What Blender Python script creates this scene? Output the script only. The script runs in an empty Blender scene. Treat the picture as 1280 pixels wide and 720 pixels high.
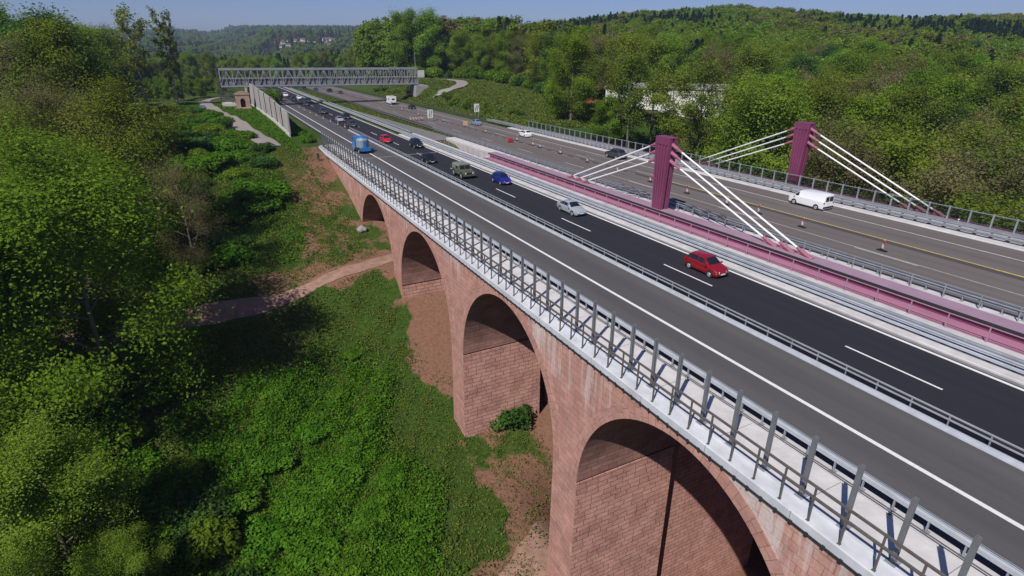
import bpy, math, random
import numpy as np
from mathutils import Vector, Matrix

random.seed(7)
rng = np.random.default_rng(11)
SC = bpy.context.scene
R = math.radians

# ---------------------------------------------------------------- camera, sky, sun, exposure
cam_d = bpy.data.cameras.new('camera')
cam = bpy.data.objects.new('camera', cam_d)
SC.collection.objects.link(cam)
SC.camera = cam
cam_d.sensor_width = 36.0
cam_d.lens = 36.0 * 715.0 / 1280.0
cam_d.clip_end = 20000
cam_d.clip_start = 0.5
cam.location = (0, 0, 18.3)
cam.rotation_euler = (R(90 - 23.44), 0, R(-27.08))

SUN_EL = 48.0
SUN_DIR = Vector((0.83, 0.557, 0)).normalized()          # the way the light travels over the ground
world = bpy.data.worlds.new('World')
SC.world = world
world.use_nodes = True
wn = world.node_tree.nodes
wl = world.node_tree.links
bg = wn['Background']
sky = wn.new('ShaderNodeTexSky')
sky.sky_type = 'NISHITA'
sky.sun_disc = False
sky.sun_elevation = R(SUN_EL)
sky.sun_rotation = math.atan2(-SUN_DIR.x, -SUN_DIR.y)
sky.altitude = 1200
sky.air_density = 1.0
sky.dust_density = 0.2
sky.ozone_density = 4.0
tintn = wn.new('ShaderNodeMix'); tintn.data_type = 'RGBA'; tintn.blend_type = 'MULTIPLY'; tintn.inputs[0].default_value = 1.0
tintn.inputs[7].default_value = (0.96, 1.04, 1.52, 1)        # the air that day was bluish violet
wl.new(sky.outputs[0], tintn.inputs[6])
wl.new(tintn.outputs[2], bg.inputs[0])
bg.inputs[1].default_value = 0.05
sun_d = bpy.data.lights.new('sun', 'SUN')
sun_d.energy = 5.0
sun_d.angle = R(0.5)
sun_d.color = (1.0, 0.95, 0.88)
sun = bpy.data.objects.new('sun', sun_d)
SC.collection.objects.link(sun)
sun.location = (-60, -40, 120)
ld = Vector((SUN_DIR.x * math.cos(R(SUN_EL)), SUN_DIR.y * math.cos(R(SUN_EL)), -math.sin(R(SUN_EL))))
sun.rotation_euler = ld.to_track_quat('-Z', 'Y').to_euler()
SC.view_settings.view_transform = 'Standard'
SC.view_settings.look = 'None'
SC.view_settings.exposure = -0.03
SC.view_settings.gamma = 1.0
SC.view_settings.use_curve_mapping = False
SC.render.engine = 'CYCLES'
SC.cycles.max_bounces = 6
SC.cycles.transparent_max_bounces = 8
SC.cycles.volume_bounces = 0

# ---------------------------------------------------------------- helpers
S = -0.018                                             # gradient of the motorway
def RZ(y):
    return S * y

def prop(o, label=None, cat=None, group=None, kind=None):
    if label: o['label'] = label
    if cat: o['category'] = cat
    if group: o['group'] = group
    if kind: o['kind'] = kind
    return o

def link(o, parent=None):
    SC.collection.objects.link(o)
    if parent is not None: o.parent = parent
    return o

def thing(name, label, cat, loc=(0, 0, 0), rz=0.0, group=None):
    o = bpy.data.objects.new(name, None)
    o.empty_display_size = 0.2
    o.location = loc
    o.rotation_euler = (0, 0, rz)
    link(o)
    return prop(o, label, cat, group)

def dup(root, loc=None, rz=None, label=None, group=None, scale=None):
    r = root.copy()
    SC.collection.objects.link(r)
    if loc is not None: r.location = loc
    if rz is not None: r.rotation_euler = (0, 0, rz)
    if scale is not None: r.scale = scale
    if label: r['label'] = label
    if group: r['group'] = group
    for ch in list(root.children):
        c = ch.copy(); SC.collection.objects.link(c); c.parent = r
        for g in list(ch.children):
            d = g.copy(); SC.collection.objects.link(d); d.parent = c
    return r

def smooth(a, b, x):
    t = np.clip((np.asarray(x, float) - a) / (b - a), 0, 1)
    return t * t * (3 - 2 * t)

class MB:
    """collects faces and links them as one mesh object"""
    def __init__(self):
        self.v = []; self.f = []; self.uv = []
    def add(self, vs, fs, uvs=None):
        n = len(self.v)
        self.v += [tuple(p) for p in vs]
        for i, f in enumerate(fs):
            self.f.append(tuple(n + k for k in f))
            self.uv.append(uvs[i] if uvs else None)
        return self
    def box(self, x0, x1, y0, y1, z0, z1):
        vs = [(x0, y0, z0), (x1, y0, z0), (x1, y1, z0), (x0, y1, z0), (x0, y0, z1), (x1, y0, z1), (x1, y1, z1), (x0, y1, z1)]
        return self.add(vs, [(3, 2, 1, 0), (4, 5, 6, 7), (0, 1, 5, 4), (1, 2, 6, 5), (2, 3, 7, 6), (3, 0, 4, 7)])
    def sbox(self, x0, x1, y0, y1, z0, z1):            # box that follows the road gradient
        a, b = RZ(y0), RZ(y1)
        vs = [(x0, y0, z0 + a), (x1, y0, z0 + a), (x1, y1, z0 + b), (x0, y1, z0 + b), (x0, y0, z1 + a), (x1, y0, z1 + a), (x1, y1, z1 + b), (x0, y1, z1 + b)]
        return self.add(vs, [(3, 2, 1, 0), (4, 5, 6, 7), (0, 1, 5, 4), (1, 2, 6, 5), (2, 3, 7, 6), (3, 0, 4, 7)])
    def bar(self, p, q, w, h, up=(0, 0, 1)):           # square bar from p to q
        p = Vector(p); q = Vector(q); d = (q - p).normalized()
        u = Vector(up)
        if abs(d.dot(u)) > 0.98: u = Vector((0, 1, 0))
        s = d.cross(u).normalized(); t = s.cross(d)
        s *= w / 2; t *= h / 2
        vs = [p - s - t, p + s - t, p + s + t, p - s + t, q - s - t, q + s - t, q + s + t, q - s + t]
        return self.add(vs, [(0, 1, 2, 3), (7, 6, 5, 4), (1, 0, 4, 5), (2, 1, 5, 6), (3, 2, 6, 7), (0, 3, 7, 4)])
    def tube(self, pts, rad, n=8, cap=True):
        pts = [Vector(p) for p in pts]
        if not hasattr(rad, '__len__'): rad = [rad] * len(pts)
        vs = []; fs = []
        for i, p in enumerate(pts):
            d = (pts[min(i + 1, len(pts) - 1)] - pts[max(i - 1, 0)]).normalized()
            u = Vector((0, 0, 1)) if abs(d.z) < 0.95 else Vector((1, 0, 0))
            s = d.cross(u).normalized(); t = s.cross(d)
            for k in range(n):
                a = 2 * math.pi * k / n
                vs.append(p + (s * math.cos(a) + t * math.sin(a)) * rad[i])
        for i in range(len(pts) - 1):
            for k in range(n):
                fs.append((i * n + k, i * n + (k + 1) % n, (i + 1) * n + (k + 1) % n, (i + 1) * n + k))
        if cap:
            fs.append(tuple(range(n - 1, -1, -1)))
            fs.append(tuple((len(pts) - 1) * n + k for k in range(n)))
        return self.add(vs, fs)
    def sweep(self, prof, ys, cap=True, zf=RZ, close=True):   # profile of (x, z) carried along the road
        n = len(prof); vs = []; fs = []
        for y in ys:
            for (x, z) in prof: vs.append((x, y, z + zf(y)))
        m = n if close else n - 1
        for i in range(len(ys) - 1):
            for k in range(m):
                a, b = i * n + k, i * n + (k + 1) % n
                fs.append((a, a + n, b + n, b))
        if cap and close:
            fs.append(tuple(range(n)))
            fs.append(tuple(reversed([(len(ys) - 1) * n + k for k in range(n)])))
        return self.add(vs, fs)
    def build(self, name, mat, parent=None, sm=False, sharp=None, boxuv=False, loc=None, rz=0.0, tri=False):
        me = bpy.data.meshes.new(name)
        me.from_pydata(self.v, [], self.f)
        me.materials.append(mat)
        if boxuv or any(u is not None for u in self.uv):
            ul = me.uv_layers.new(name='UVMap')
            me.update()
            for p in me.polygons:
                u = self.uv[p.index]
                n = p.normal
                ax = max(range(3), key=lambda k: abs(n[k]))
                for j, li in enumerate(p.loop_indices):
                    if u is not None:
                        ul.data[li].uv = u[j]
                    else:
                        c = me.vertices[me.loops[li].vertex_index].co
                        ul.data[li].uv = (c.y, c.z) if ax == 0 else ((c.x, c.z) if ax == 1 else (c.x, c.y))
        me.update()
        if sm or sharp:
            for p in me.polygons: p.use_smooth = True
            if sharp: me.set_sharp_from_angle(angle=R(sharp))
        o = bpy.data.objects.new(name, me)
        if loc is not None: o.location = loc
        o.rotation_euler = (0, 0, rz)
        return link(o, parent)

def np_mesh(name, V, F, mat, tint=None, sm=False):
    V = np.ascontiguousarray(V, dtype=np.float32); F = np.ascontiguousarray(F, dtype=np.int32)
    me = bpy.data.meshes.new(name)
    k = F.shape[1]
    me.vertices.add(len(V)); me.vertices.foreach_set('co', V.ravel())
    me.loops.add(F.size); me.loops.foreach_set('vertex_index', F.ravel())
    me.polygons.add(len(F))
    me.polygons.foreach_set('loop_start', np.arange(0, F.size, k, dtype=np.int32))
    if tint is not None:
        at = me.attributes.new('tint', 'FLOAT', 'FACE')
        at.data.foreach_set('value', np.ascontiguousarray(tint, dtype=np.float32))
    if sm:
        me.polygons.foreach_set('use_smooth', np.ones(len(F), dtype=bool))
    me.materials.append(mat)
    me.update(); me.validate()
    return me

# ---------------------------------------------------------------- materials
def nmat(name):
    m = bpy.data.materials.new(name); m.use_nodes = True
    nt = m.node_tree
    b = nt.nodes['Principled BSDF']
    return m, nt, b

def rampnode(nt, fac, stops):
    r = nt.nodes.new('ShaderNodeValToRGB')
    els = r.color_ramp.elements
    while len(els) < len(stops): els.new(0.5)
    for e, (p, c) in zip(els, stops):
        e.position = p; e.color = (c[0], c[1], c[2], 1) if len(c) == 3 else c
    nt.links.new(fac, r.inputs[0])
    return r.outputs[0]

def noise(nt, coord, scale, detail=4, rough=0.55, stretch=None):
    n = nt.nodes.new('ShaderNodeTexNoise')
    n.inputs['Scale'].default_value = scale; n.inputs['Detail'].default_value = detail; n.inputs['Roughness'].default_value = rough
    if stretch:
        mp = nt.nodes.new('ShaderNodeMapping'); mp.inputs['Scale'].default_value = stretch
        nt.links.new(coord, mp.inputs['Vector']); coord = mp.outputs[0]
    nt.links.new(coord, n.inputs['Vector'])
    return n.outputs['Fac']

def mixc(nt, fac, a, b, mode='MIX'):
    m = nt.nodes.new('ShaderNodeMix'); m.data_type = 'RGBA'; m.blend_type = mode
    for sock, v in ((m.inputs[0], fac), (m.inputs[6], a), (m.inputs[7], b)):
        if hasattr(v, 'links'): nt.links.new(v, sock)
        elif isinstance(v, (int, float)): sock.default_value = v
        else: sock.default_value = (v[0], v[1], v[2], 1)
    return m.outputs[2]

def math_n(nt, op, a, b=None, c=None):
    m = nt.nodes.new('ShaderNodeMath'); m.operation = op
    for i, v in enumerate((a, b, c)):
        if v is None: continue
        if hasattr(v, 'links'): nt.links.new(v, m.inputs[i])
        else: m.inputs[i].default_value = v
    return m.outputs[0]

def objco(nt):
    t = nt.nodes.new('ShaderNodeTexCoord'); return t.outputs['Object']

def plain(name, c, rough=0.6, metal=0.0, var=0.12, scale=3.0, stretch=None, spec=None, bump=0.0):
    """a plain surface whose colour wanders a little"""
    m, nt, b = nmat(name)
    co = objco(nt)
    f = noise(nt, co, scale, 5, 0.6, stretch)
    lo = [max(0, x * (1 - var * 1.6)) for x in c]; hi = [min(1, x * (1 + var * 1.6)) for x in c]
    col = rampnode(nt, f, [(0.25, lo), (0.75, hi)])
    nt.links.new(col, b.inputs['Base Color'])
    b.inputs['Roughness'].default_value = rough; b.inputs['Metallic'].default_value = metal
    if spec is not None: b.inputs['Specular IOR Level'].default_value = spec
    if bump:
        bp = nt.nodes.new('ShaderNodeBump'); bp.inputs['Strength'].default_value = bump; bp.inputs['Distance'].default_value = 0.05
        nt.links.new(f, bp.inputs['Height']); nt.links.new(bp.outputs[0], b.inputs['Normal'])
    return m

def asphalt(name, c, track=0.25, worn=0.2):
    m, nt, b = nmat(name)
    co = objco(nt)
    fine = noise(nt, co, 25, 2)
    big = noise(nt, co, 0.12, 5, 0.6, (1, 0.35, 1))
    trk = noise(nt, co, 0.75, 2, 0.5, (1, 0.004, 0))
    f = math_n(nt, 'MULTIPLY_ADD', trk, track * 2, 1 - track)
    f = math_n(nt, 'MULTIPLY', f, math_n(nt, 'MULTIPLY_ADD', big, worn * 2, 1 - worn))
    f = math_n(nt, 'MULTIPLY', f, math_n(nt, 'MULTIPLY_ADD', fine, 0.5, 0.75))
    spot = noise(nt, co, 1.1, 6, 0.75, (1, 0.25, 1))
    f = math_n(nt, 'MULTIPLY', f, math_n(nt, 'MULTIPLY_ADD', rampnode(nt, spot, [(0.30, (0, 0, 0)), (0.42, (1, 1, 1))]), 0.16, 0.86))
    vm = nt.nodes.new('ShaderNodeVectorMath'); vm.operation = 'SCALE'
    vm.inputs[0].default_value = c; nt.links.new(f, vm.inputs['Scale'])
    nt.links.new(vm.outputs[0], b.inputs['Base Color'])
    b.inputs['Roughness'].default_value = 0.85
    b.inputs['Specular IOR Level'].default_value = 0.25
    return m

def stone(name, row=0.50, width=1.25, rough_face=0.0, stain=True, c1=(0.44, 0.233, 0.190), c2=(0.50, 0.285, 0.238)):
    m, nt, b = nmat(name)
    uv = nt.nodes.new('ShaderNodeUVMap').outputs[0]
    wob = nt.nodes.new('ShaderNodeTexNoise'); wob.inputs['Scale'].default_value = 1.7; wob.inputs['Detail'].default_value = 3
    nt.links.new(uv, wob.inputs['Vector'])
    vm = nt.nodes.new('ShaderNodeVectorMath'); vm.operation = 'MULTIPLY_ADD'
    nt.links.new(wob.outputs['Color'], vm.inputs[0]); vm.inputs[1].default_value = (0.22, 0.16, 0) if rough_face else (0.10, 0.10, 0); nt.links.new(uv, vm.inputs[2])
    br = nt.nodes.new('ShaderNodeTexBrick')
    nt.links.new(vm.outputs[0], br.inputs['Vector'])
    br.inputs['Scale'].default_value = 1.0
    br.inputs['Mortar Size'].default_value = 0.022 if not rough_face else 0.04
    br.inputs['Mortar Smooth'].default_value = 0.6
    br.inputs['Brick Width'].default_value = width; br.inputs['Row Height'].default_value = row
    br.offset = 0.47; br.squash = 0.8; br.squash_frequency = 3
    br.inputs['Color1'].default_value = (*c1, 1); br.inputs['Color2'].default_value = (*c2, 1)
    br.inputs['Mortar'].default_value = (c1[0] * 0.62, c1[1] * 0.64, c1[2] * 0.68, 1)
    col = br.outputs['Color']
    n1 = noise(nt, uv, 0.55, 6, 0.65)
    col = mixc(nt, 1.0, col, rampnode(nt, n1, [(0.3, (0.72, 0.70, 0.70)), (0.7, (1.18, 1.16, 1.14))]), 'MULTIPLY')
    n3 = noise(nt, uv, 7, 4, 0.7)
    col = mixc(nt, 1.0, col, rampnode(nt, n3, [(0.3, (0.85, 0.85, 0.85)), (0.7, (1.12, 1.12, 1.12))]), 'MULTIPLY')
    if stain:                                          # lime washed out of the joints under the deck edge
        sx = nt.nodes.new('ShaderNodeSeparateXYZ'); nt.links.new(uv, sx.inputs[0])
        strk = noise(nt, uv, 1.0, 5, 0.7, (1.3, 0.10, 1))
        h = nt.nodes.new('ShaderNodeMapRange'); h.inputs[1].default_value = -8; h.inputs[2].default_value = -1.0
        h.inputs[3].default_value = 0.0; h.inputs[4].default_value = 0.30
        nt.links.new(sx.outputs[1], h.inputs[0])
        patch = noise(nt, uv, 0.11, 2, 0.5)
        k = math_n(nt, 'ADD', math_n(nt, 'ADD', strk, h.outputs[0]), math_n(nt, 'MULTIPLY_ADD', patch, 0.9, -0.45))
        k = math_n(nt, 'MULTIPLY', math_n(nt, 'SUBTRACT', k, 0.80), 5.0)
        k = math_n(nt, 'MINIMUM', math_n(nt, 'MAXIMUM', k, 0.0), 0.75)
        spk = noise(nt, uv, 5, 4, 0.7)
        k = math_n(nt, 'MULTIPLY', k, math_n(nt, 'MULTIPLY_ADD', spk, 1.6, 0.0))
        col = mixc(nt, k, col, (0.62, 0.58, 0.56))
    nt.links.new(col, b.inputs['Base Color'])
    b.inputs['Roughness'].default_value = 0.92
    b.inputs['Specular IOR Level'].default_value = 0.15
    bp = nt.nodes.new('ShaderNodeBump'); bp.inputs['Strength'].default_value = 0.7 if rough_face else 0.5
    bp.inputs['Distance'].default_value = 0.10 if rough_face else 0.03
    hgt = math_n(nt, 'SUBTRACT', math_n(nt, 'MULTIPLY', n3, 0.8), br.outputs['Fac'])
    nt.links.new(hgt, bp.inputs['Height']); nt.links.new(bp.outputs[0], b.inputs['Normal'])
    return m

def leafmat(name, dark, light, hue=0.03, trans=0.5, objvar=0.35):
    """leaf colour: each leaf has its own tint, each tree its own shade"""
    m, nt, b = nmat(name)
    at = nt.nodes.new('ShaderNodeAttribute'); at.attribute_name = 'tint'
    col = rampnode(nt, at.outputs['Fac'], [(0.0, dark), (1.0, light)])
    oi = nt.nodes.new('ShaderNodeObjectInfo')
    hs = nt.nodes.new('ShaderNodeHueSaturation')
    nt.links.new(math_n(nt, 'MULTIPLY_ADD', oi.outputs['Random'], hue, 0.508 - hue / 2), hs.inputs['Hue'])
    r2 = math_n(nt, 'FRACT', math_n(nt, 'MULTIPLY', oi.outputs['Random'], 7.31))
    nt.links.new(math_n(nt, 'MULTIPLY_ADD', r2, objvar, 1 - objvar / 2), hs.inputs['Value'])
    nt.links.new(col, hs.inputs['Color'])
    nt.nodes.remove(b)
    d = nt.nodes.new('ShaderNodeBsdfDiffuse'); t = nt.nodes.new('ShaderNodeBsdfTranslucent')
    nt.links.new(hs.outputs[0], d.inputs[0]); nt.links.new(hs.outputs[0], t.inputs[0])
    mx = nt.nodes.new('ShaderNodeMixShader'); mx.inputs[0].default_value = trans
    nt.links.new(d.outputs[0], mx.inputs[1]); nt.links.new(t.outputs[0], mx.inputs[2])
    nt.links.new(mx.outputs[0], nt.nodes['Material Output'].inputs[0])
    return m

M = {}
M['asphalt_old'] = asphalt('old grey asphalt', (0.086, 0.082, 0.082), 0.36, 0.2)
M['asphalt_new'] = asphalt('new black asphalt', (0.023, 0.022, 0.029), 0.30, 0.15)
M['asphalt_far'] = asphalt('brown grey asphalt', (0.135, 0.118, 0.112), 0.36, 0.2)
M['asphalt_path'] = asphalt('pale lane asphalt', (0.27, 0.235, 0.215), 0.05, 0.15)
M['white_paint'] = plain('white road paint', (0.72, 0.72, 0.71), 0.6, var=0.09, scale=9)
M['worn_paint'] = plain('worn white road paint', (0.46, 0.44, 0.43), 0.7, var=0.22, scale=4)
M['yellow_paint'] = plain('yellow road paint', (0.62, 0.47, 0.10), 0.6, var=0.15, scale=4)
M['concrete'] = plain('pale concrete', (0.56, 0.54, 0.53), 0.85, var=0.10, scale=0.9, bump=0.1)
M['concrete_cap'] = plain('bluish white concrete', (0.50, 0.515, 0.55), 0.85, var=0.13, scale=1.4, stretch=(1, 0.5, 0.25))
M['concrete_old'] = plain('weathered concrete', (0.30, 0.285, 0.27), 0.9, var=0.2, scale=0.8)
M['kerb'] = plain('kerb concrete', (0.50, 0.485, 0.48), 0.85, var=0.13, scale=0.7)
M['gutter'] = plain('grey gutter', (0.19, 0.185, 0.185), 0.85, var=0.12, scale=1.2)
M['steel'] = plain('galvanised steel', (0.33, 0.35, 0.38), 0.55, 0.35, var=0.12, scale=1.2)
M['steel_post'] = plain('grey galvanised post steel', (0.21, 0.22, 0.24), 0.5, 0.35, var=0.14, scale=1.5)
M['steel_light'] = plain('bright galvanised steel', (0.48, 0.51, 0.55), 0.5, 0.3, var=0.1, scale=1.2)
M['steel_dark'] = plain('dark grey steel', (0.075, 0.08, 0.09), 0.55, 0.2, var=0.15)
M['rail_brown'] = plain('brownish railing steel', (0.13, 0.115, 0.105), 0.6, 0.2, var=0.18)
M['black_net_fill'] = plain('black edge netting and dark fill', (0.02, 0.02, 0.022), 0.9, var=0.2)
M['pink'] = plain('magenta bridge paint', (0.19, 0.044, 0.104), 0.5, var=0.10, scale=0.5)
M['pink_sunlit'] = plain('sunlit pink bridge paint', (0.38, 0.165, 0.25), 0.55, var=0.08, scale=0.5)  # girder ledge: paler than the web, its sunlit look put into the colour
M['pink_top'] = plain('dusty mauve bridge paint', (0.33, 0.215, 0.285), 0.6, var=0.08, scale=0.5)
M['pink_sock'] = plain('mauve cable socket paint', (0.32, 0.115, 0.165), 0.5, var=0.1)
M['cable'] = plain('white cable sheath', (0.82, 0.82, 0.83), 0.45, var=0.03)
M['stone'] = stone('red sandstone ashlar')
M['stone_pier'] = stone('rock faced red sandstone', 0.47, 1.15, 1.0, False, (0.54, 0.285, 0.232), (0.63, 0.36, 0.30))  # lighter than the wall stone to make up for weak sun on the piers
M['stone_vault_shade'] = stone('shade darkened vault stone', 0.42, 0.95, 0.0, False, (0.30, 0.165, 0.138), (0.37, 0.21, 0.175))  # soffit stone coloured darker to stand in for shade under the arches
M['stone_ring'] = stone('sandstone voussoirs', 0.60, 0.84, 0.0, False, (0.43, 0.23, 0.188), (0.49, 0.28, 0.235))
M['noise_wall'] = plain('streaked concrete panel', (0.36, 0.345, 0.34), 0.9, var=0.2, scale=1.1, stretch=(1, 1, 0.12))
M['truss'] = plain('pale blue grey truss paint', (0.24, 0.25, 0.28), 0.6, var=0.15, scale=0.5)
M['truss_dark'] = plain('dark truss steel', (0.06, 0.063, 0.075), 0.6, var=0.2)
M['bark'] = plain('grey brown bark', (0.15, 0.128, 0.10), 0.95, var=0.3, scale=3, stretch=(1, 1, 0.3))
M['bark_pale'] = plain('pale bark', (0.25, 0.225, 0.19), 0.95, var=0.25, scale=2)
M['tyre'] = plain('tyre rubber', (0.015, 0.015, 0.016), 0.85)
M['rim'] = plain('wheel alloy', (0.50, 0.51, 0.53), 0.35, 0.5, var=0.05)
M['glass'] = plain('dark car glass', (0.012, 0.016, 0.022), 0.08, var=0.1)
M['black_plastic'] = plain('black plastic', (0.018, 0.018, 0.02), 0.55)
M['lamp'] = plain('clear lamp glass', (0.85, 0.87, 0.9), 0.15, var=0.03)
M['red_lamp'] = plain('red lamp glass', (0.42, 0.015, 0.015), 0.2)
M['plate'] = plain('white plate', (0.75, 0.75, 0.72), 0.5, var=0.05)
M['red_white'] = None
# ---------------------------------------------------------------- ground
VY = [-600, -200, -110, -80, -50, -20, 10, 30, 45, 52, 62, 70, 74, 78, 84, 91, 101, 110, 118, 130, 150, 250, 400, 600, 6000]
VZ = [3, 2, -1, -10, -21, -26, -26.2, -24.6, -23, -22, -17.8, -14.4, -11.6, -11, -10.4, -9.0, -6.2, -4.4, -2.6, -2.25, -2.6, -4.4, -7.2, -8, -8]
RY = [-600, -100, 0, 60, 100, 130, 200, 300, 6000]
RV = [0, -20, -25, -22, -15, -11, -5, 0, 0]

def ground(X, Y):
    X = np.asarray(X, float); Y = np.asarray(Y, float)
    v = np.interp(Y, VY, VZ)
    v = v + 5.0 * smooth(-14, -70, X) * smooth(90, 190, Y) - 2.0 * smooth(-8, -40, X) * smooth(95, 60, Y)
    v = v + (0.5 * np.sin(X * 0.21 + Y * 0.13) + 0.35 * np.sin(X * 0.37 - Y * 0.29)) * smooth(17, 8, X)
    v = v - 9.0 * smooth(20, 30, X) * smooth(46, 34, Y) * smooth(80, 50, X) * smooth(-70, -20, Y)
    vr = np.interp(Y, RY, RV) + 1.2 * np.sin(X * 0.031 + 1) * np.sin(Y * 0.027)
    wr = smooth(73, 100, X)
    val = v * (1 - wr) + vr * wr
    cut = smooth(71.5, 85, X) * np.interp(Y, [125, 160, 237, 300, 420], [1.0, 3.3, 6.6, 6.5, 3])
    road = S * np.clip(Y, -1000, 1200) - 0.13
    left = np.minimum(road + 0.25, road + 0.25)
    upl = np.where(X < 21, left * 0.35 + v * 0.65, road)
    s2 = smooth(108, 170, X)
    upl = (upl + np.where(X > 60, cut, 0)) * (1 - s2) + vr * s2
    t = smooth(114, 131, Y)
    t2 = smooth(-62, -80, Y) * smooth(16, 20, X) * smooth(110, 75, X)
    z = val * (1 - t) + upl * t
    z = z * (1 - t2) + road * t2
    D = np.hypot(X, Y); az = np.degrees(np.arctan2(X, Y))
    hill = smooth(300, 720, D) * np.interp(az, [-30, 8, 18, 25, 30, 36, 46, 54, 60, 69, 90, 130], [0, 0, 4, 8, 13, 20, 28, 18, 14, 16, 20, 0])
    far = np.interp(D, [430, 650, 950, 1400, 1800, 2600, 3400, 6000, 12000], [0, -16, -26, -6, 8, 33, 44, 40, 30]) + 6 * np.sin(X * 0.004 + Y * 0.002) * smooth(900, 2200, D)
    far = far + 20 * np.exp(-((D - 1580) / 130.0) ** 2) * smooth(3.5, 6.2, az) * smooth(15.5, 12.8, az)
    wf = smooth(30, 22, az)
    return z + hill * (1 - wf) + far * wf

def axis(segs):
    out = []
    for a, b, st in segs:
        out += list(np.arange(a, b, st))
    return np.array(out + [segs[-1][1]], float)

gx = axis([(-6000, -1000, 500), (-1000, -200, 50), (-200, -70, 10), (-70, 130, 2), (130, 400, 9), (400, 1200, 40), (1200, 6000, 300)])
gy = axis([(-6000, -400, 700), (-400, -60, 20), (-60, 170, 2), (170, 340, 4), (340, 900, 20), (900, 3600, 90), (3600, 9000, 600)])
GX, GY = np.meshgrid(gx, gy)
GZ = ground(GX, GY)
nx, ny = len(gx), len(gy)
Vg = np.stack([GX.ravel(), GY.ravel(), GZ.ravel()], 1)
ii, jj = np.meshgrid(np.arange(nx - 1), np.arange(ny - 1))
a0 = (jj * nx + ii).ravel()
Fg = np.stack([a0, a0 + 1, a0 + nx + 1, a0 + nx], 1)

def soil_amount(X, Y):
    """bare red earth: under the arches, beside the wall, on the slope below the abutment"""
    s = smooth(16.9, 18.9, X + 0.9 * np.sin(Y * 0.45) + 0.5 * np.sin(Y * 1.1)) * smooth(76, 66, Y) * np.interp(Y, [20, 32, 38, 46, 54, 60, 70], [1, 1, .95, .45, .5, 1, 1])
    s = np.maximum(s, 0.46 * smooth(18.5, 20.5, X) * smooth(46, 44.5, X) * smooth(118, 112, Y) + 0.3 * smooth(24, 30, X) * smooth(46, 44.5, X))
    sl = smooth(4, 11, X) * smooth(78, 84, Y) * smooth(122, 112, Y) * 0.50
    sl = sl + smooth(14.5, 16.5, X) * smooth(104, 112, Y) * smooth(131, 124, Y)
    s = np.maximum(s, np.where(X < 20, sl, 0))
    s = np.maximum(s, smooth(-4, 4, X) * smooth(71, 74, Y) * smooth(86, 80, Y) * 0.6)
    s = np.maximum(s, smooth(10, 15, X) * smooth(36, 32, Y) * smooth(22, 27, Y) * smooth(30, 22, X))
    return np.clip(s, 0, 1)

m, nt, b = nmat('grass and red earth')
co = objco(nt)
at = nt.nodes.new('ShaderNodeAttribute'); at.attribute_name = 'soil'
at2 = nt.nodes.new('ShaderNodeAttribute'); at2.attribute_name = 'wood'
n_big = noise(nt, co, 0.25, 6, 0.65); n_f = noise(nt, co, 2.2, 5, 0.7); n_m = noise(nt, co, 0.05, 4, 0.6)
grass = rampnode(nt, n_f, [(0.25, (0.018, 0.036, 0.006)), (0.5, (0.040, 0.080, 0.012)), (0.75, (0.075, 0.115, 0.022))])
dry = rampnode(nt, n_f, [(0.3, (0.09, 0.075, 0.03)), (0.7, (0.17, 0.14, 0.06))])
g2 = mixc(nt, rampnode(nt, n_m, [(0.48, (0, 0, 0)), (0.68, (0.55, 0.55, 0.55))]), grass, dry)
earth = rampnode(nt, n_f, [(0.25, (0.16, 0.082, 0.052)), (0.75, (0.27, 0.150, 0.105))])
sm_ = math_n(nt, 'ADD', at.outputs['Fac'], math_n(nt, 'MULTIPLY_ADD', n_big, 1.9, -0.95))
sm_ = rampnode(nt, sm_, [(0.42, (0, 0, 0)), (0.58, (1, 1, 1))])
c = mixc(nt, sm_, g2, earth)
floor = rampnode(nt, n_f, [(0.3, (0.016, 0.022, 0.007)), (0.7, (0.035, 0.048, 0.014))])
c = mixc(nt, at2.outputs['Fac'], c, floor)
nt.links.new(c, b.inputs['Base Color']); b.inputs['Roughness'].default_value = 1.0; b.inputs['Specular IOR Level'].default_value = 0.05
bp = nt.nodes.new('ShaderNodeBump'); bp.inputs['Strength'].default_value = 0.7; bp.inputs['Distance'].default_value = 0.25
nt.links.new(n_f, bp.inputs['Height']); nt.links.new(bp.outputs[0], b.inputs['Normal'])
M['ground'] = m
me = np_mesh('ground', Vg, Fg, m, None, True)
so = me.attributes.new('soil', 'FLOAT', 'POINT'); so.data.foreach_set('value', soil_amount(Vg[:, 0], Vg[:, 1]).astype(np.float32))
D_ = np.hypot(Vg[:, 0], Vg[:, 1])
wood = np.maximum(smooth(420, 520, D_), smooth(112, 140, Vg[:, 0]) * smooth(-100, -60, Vg[:, 1]))
wo = me.attributes.new('wood', 'FLOAT', 'POINT'); wo.data.foreach_set('value', np.clip(wood, 0, 1).astype(np.float32))
o = bpy.data.objects.new('ground', me); link(o); prop(o, kind='structure')

def gz(x, y):
    return float(ground(x, y))

# ---------------------------------------------------------------- roads
YS = [-60, 0, 60, 120, 140, 200, 260, 330, 420]
def sheet(name, x0, x1, y0, y1, mat, dz=0.0, step=20):
    ys = list(np.arange(y0, y1, step)) + [y1]
    mb = MB(); vs = []; fs = []
    for i, y in enumerate(ys):
        vs += [(x0, y, RZ(y) + dz), (x1, y, RZ(y) + dz)]
        if i: fs.append((2 * i - 2, 2 * i - 1, 2 * i + 1, 2 * i))
    mb.add(vs, fs)
    o = mb.build(name, mat); return prop(o, kind='structure')

sheet('road_old_carriageway', 23.12, 31.2, -60, 430, M['asphalt_old'], 0.0)
sheet('road_new_surface', 31.2, 39.18, -60, 430, M['asphalt_new'], 0.0)
sheet('road_gutter', 39.18, 39.52, -60, 430, M['gutter'], 0.0)
sheet('road_far_carriageway', 49.95, 67.65, -60, 430, M['asphalt_far'], 0.0)
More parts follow.
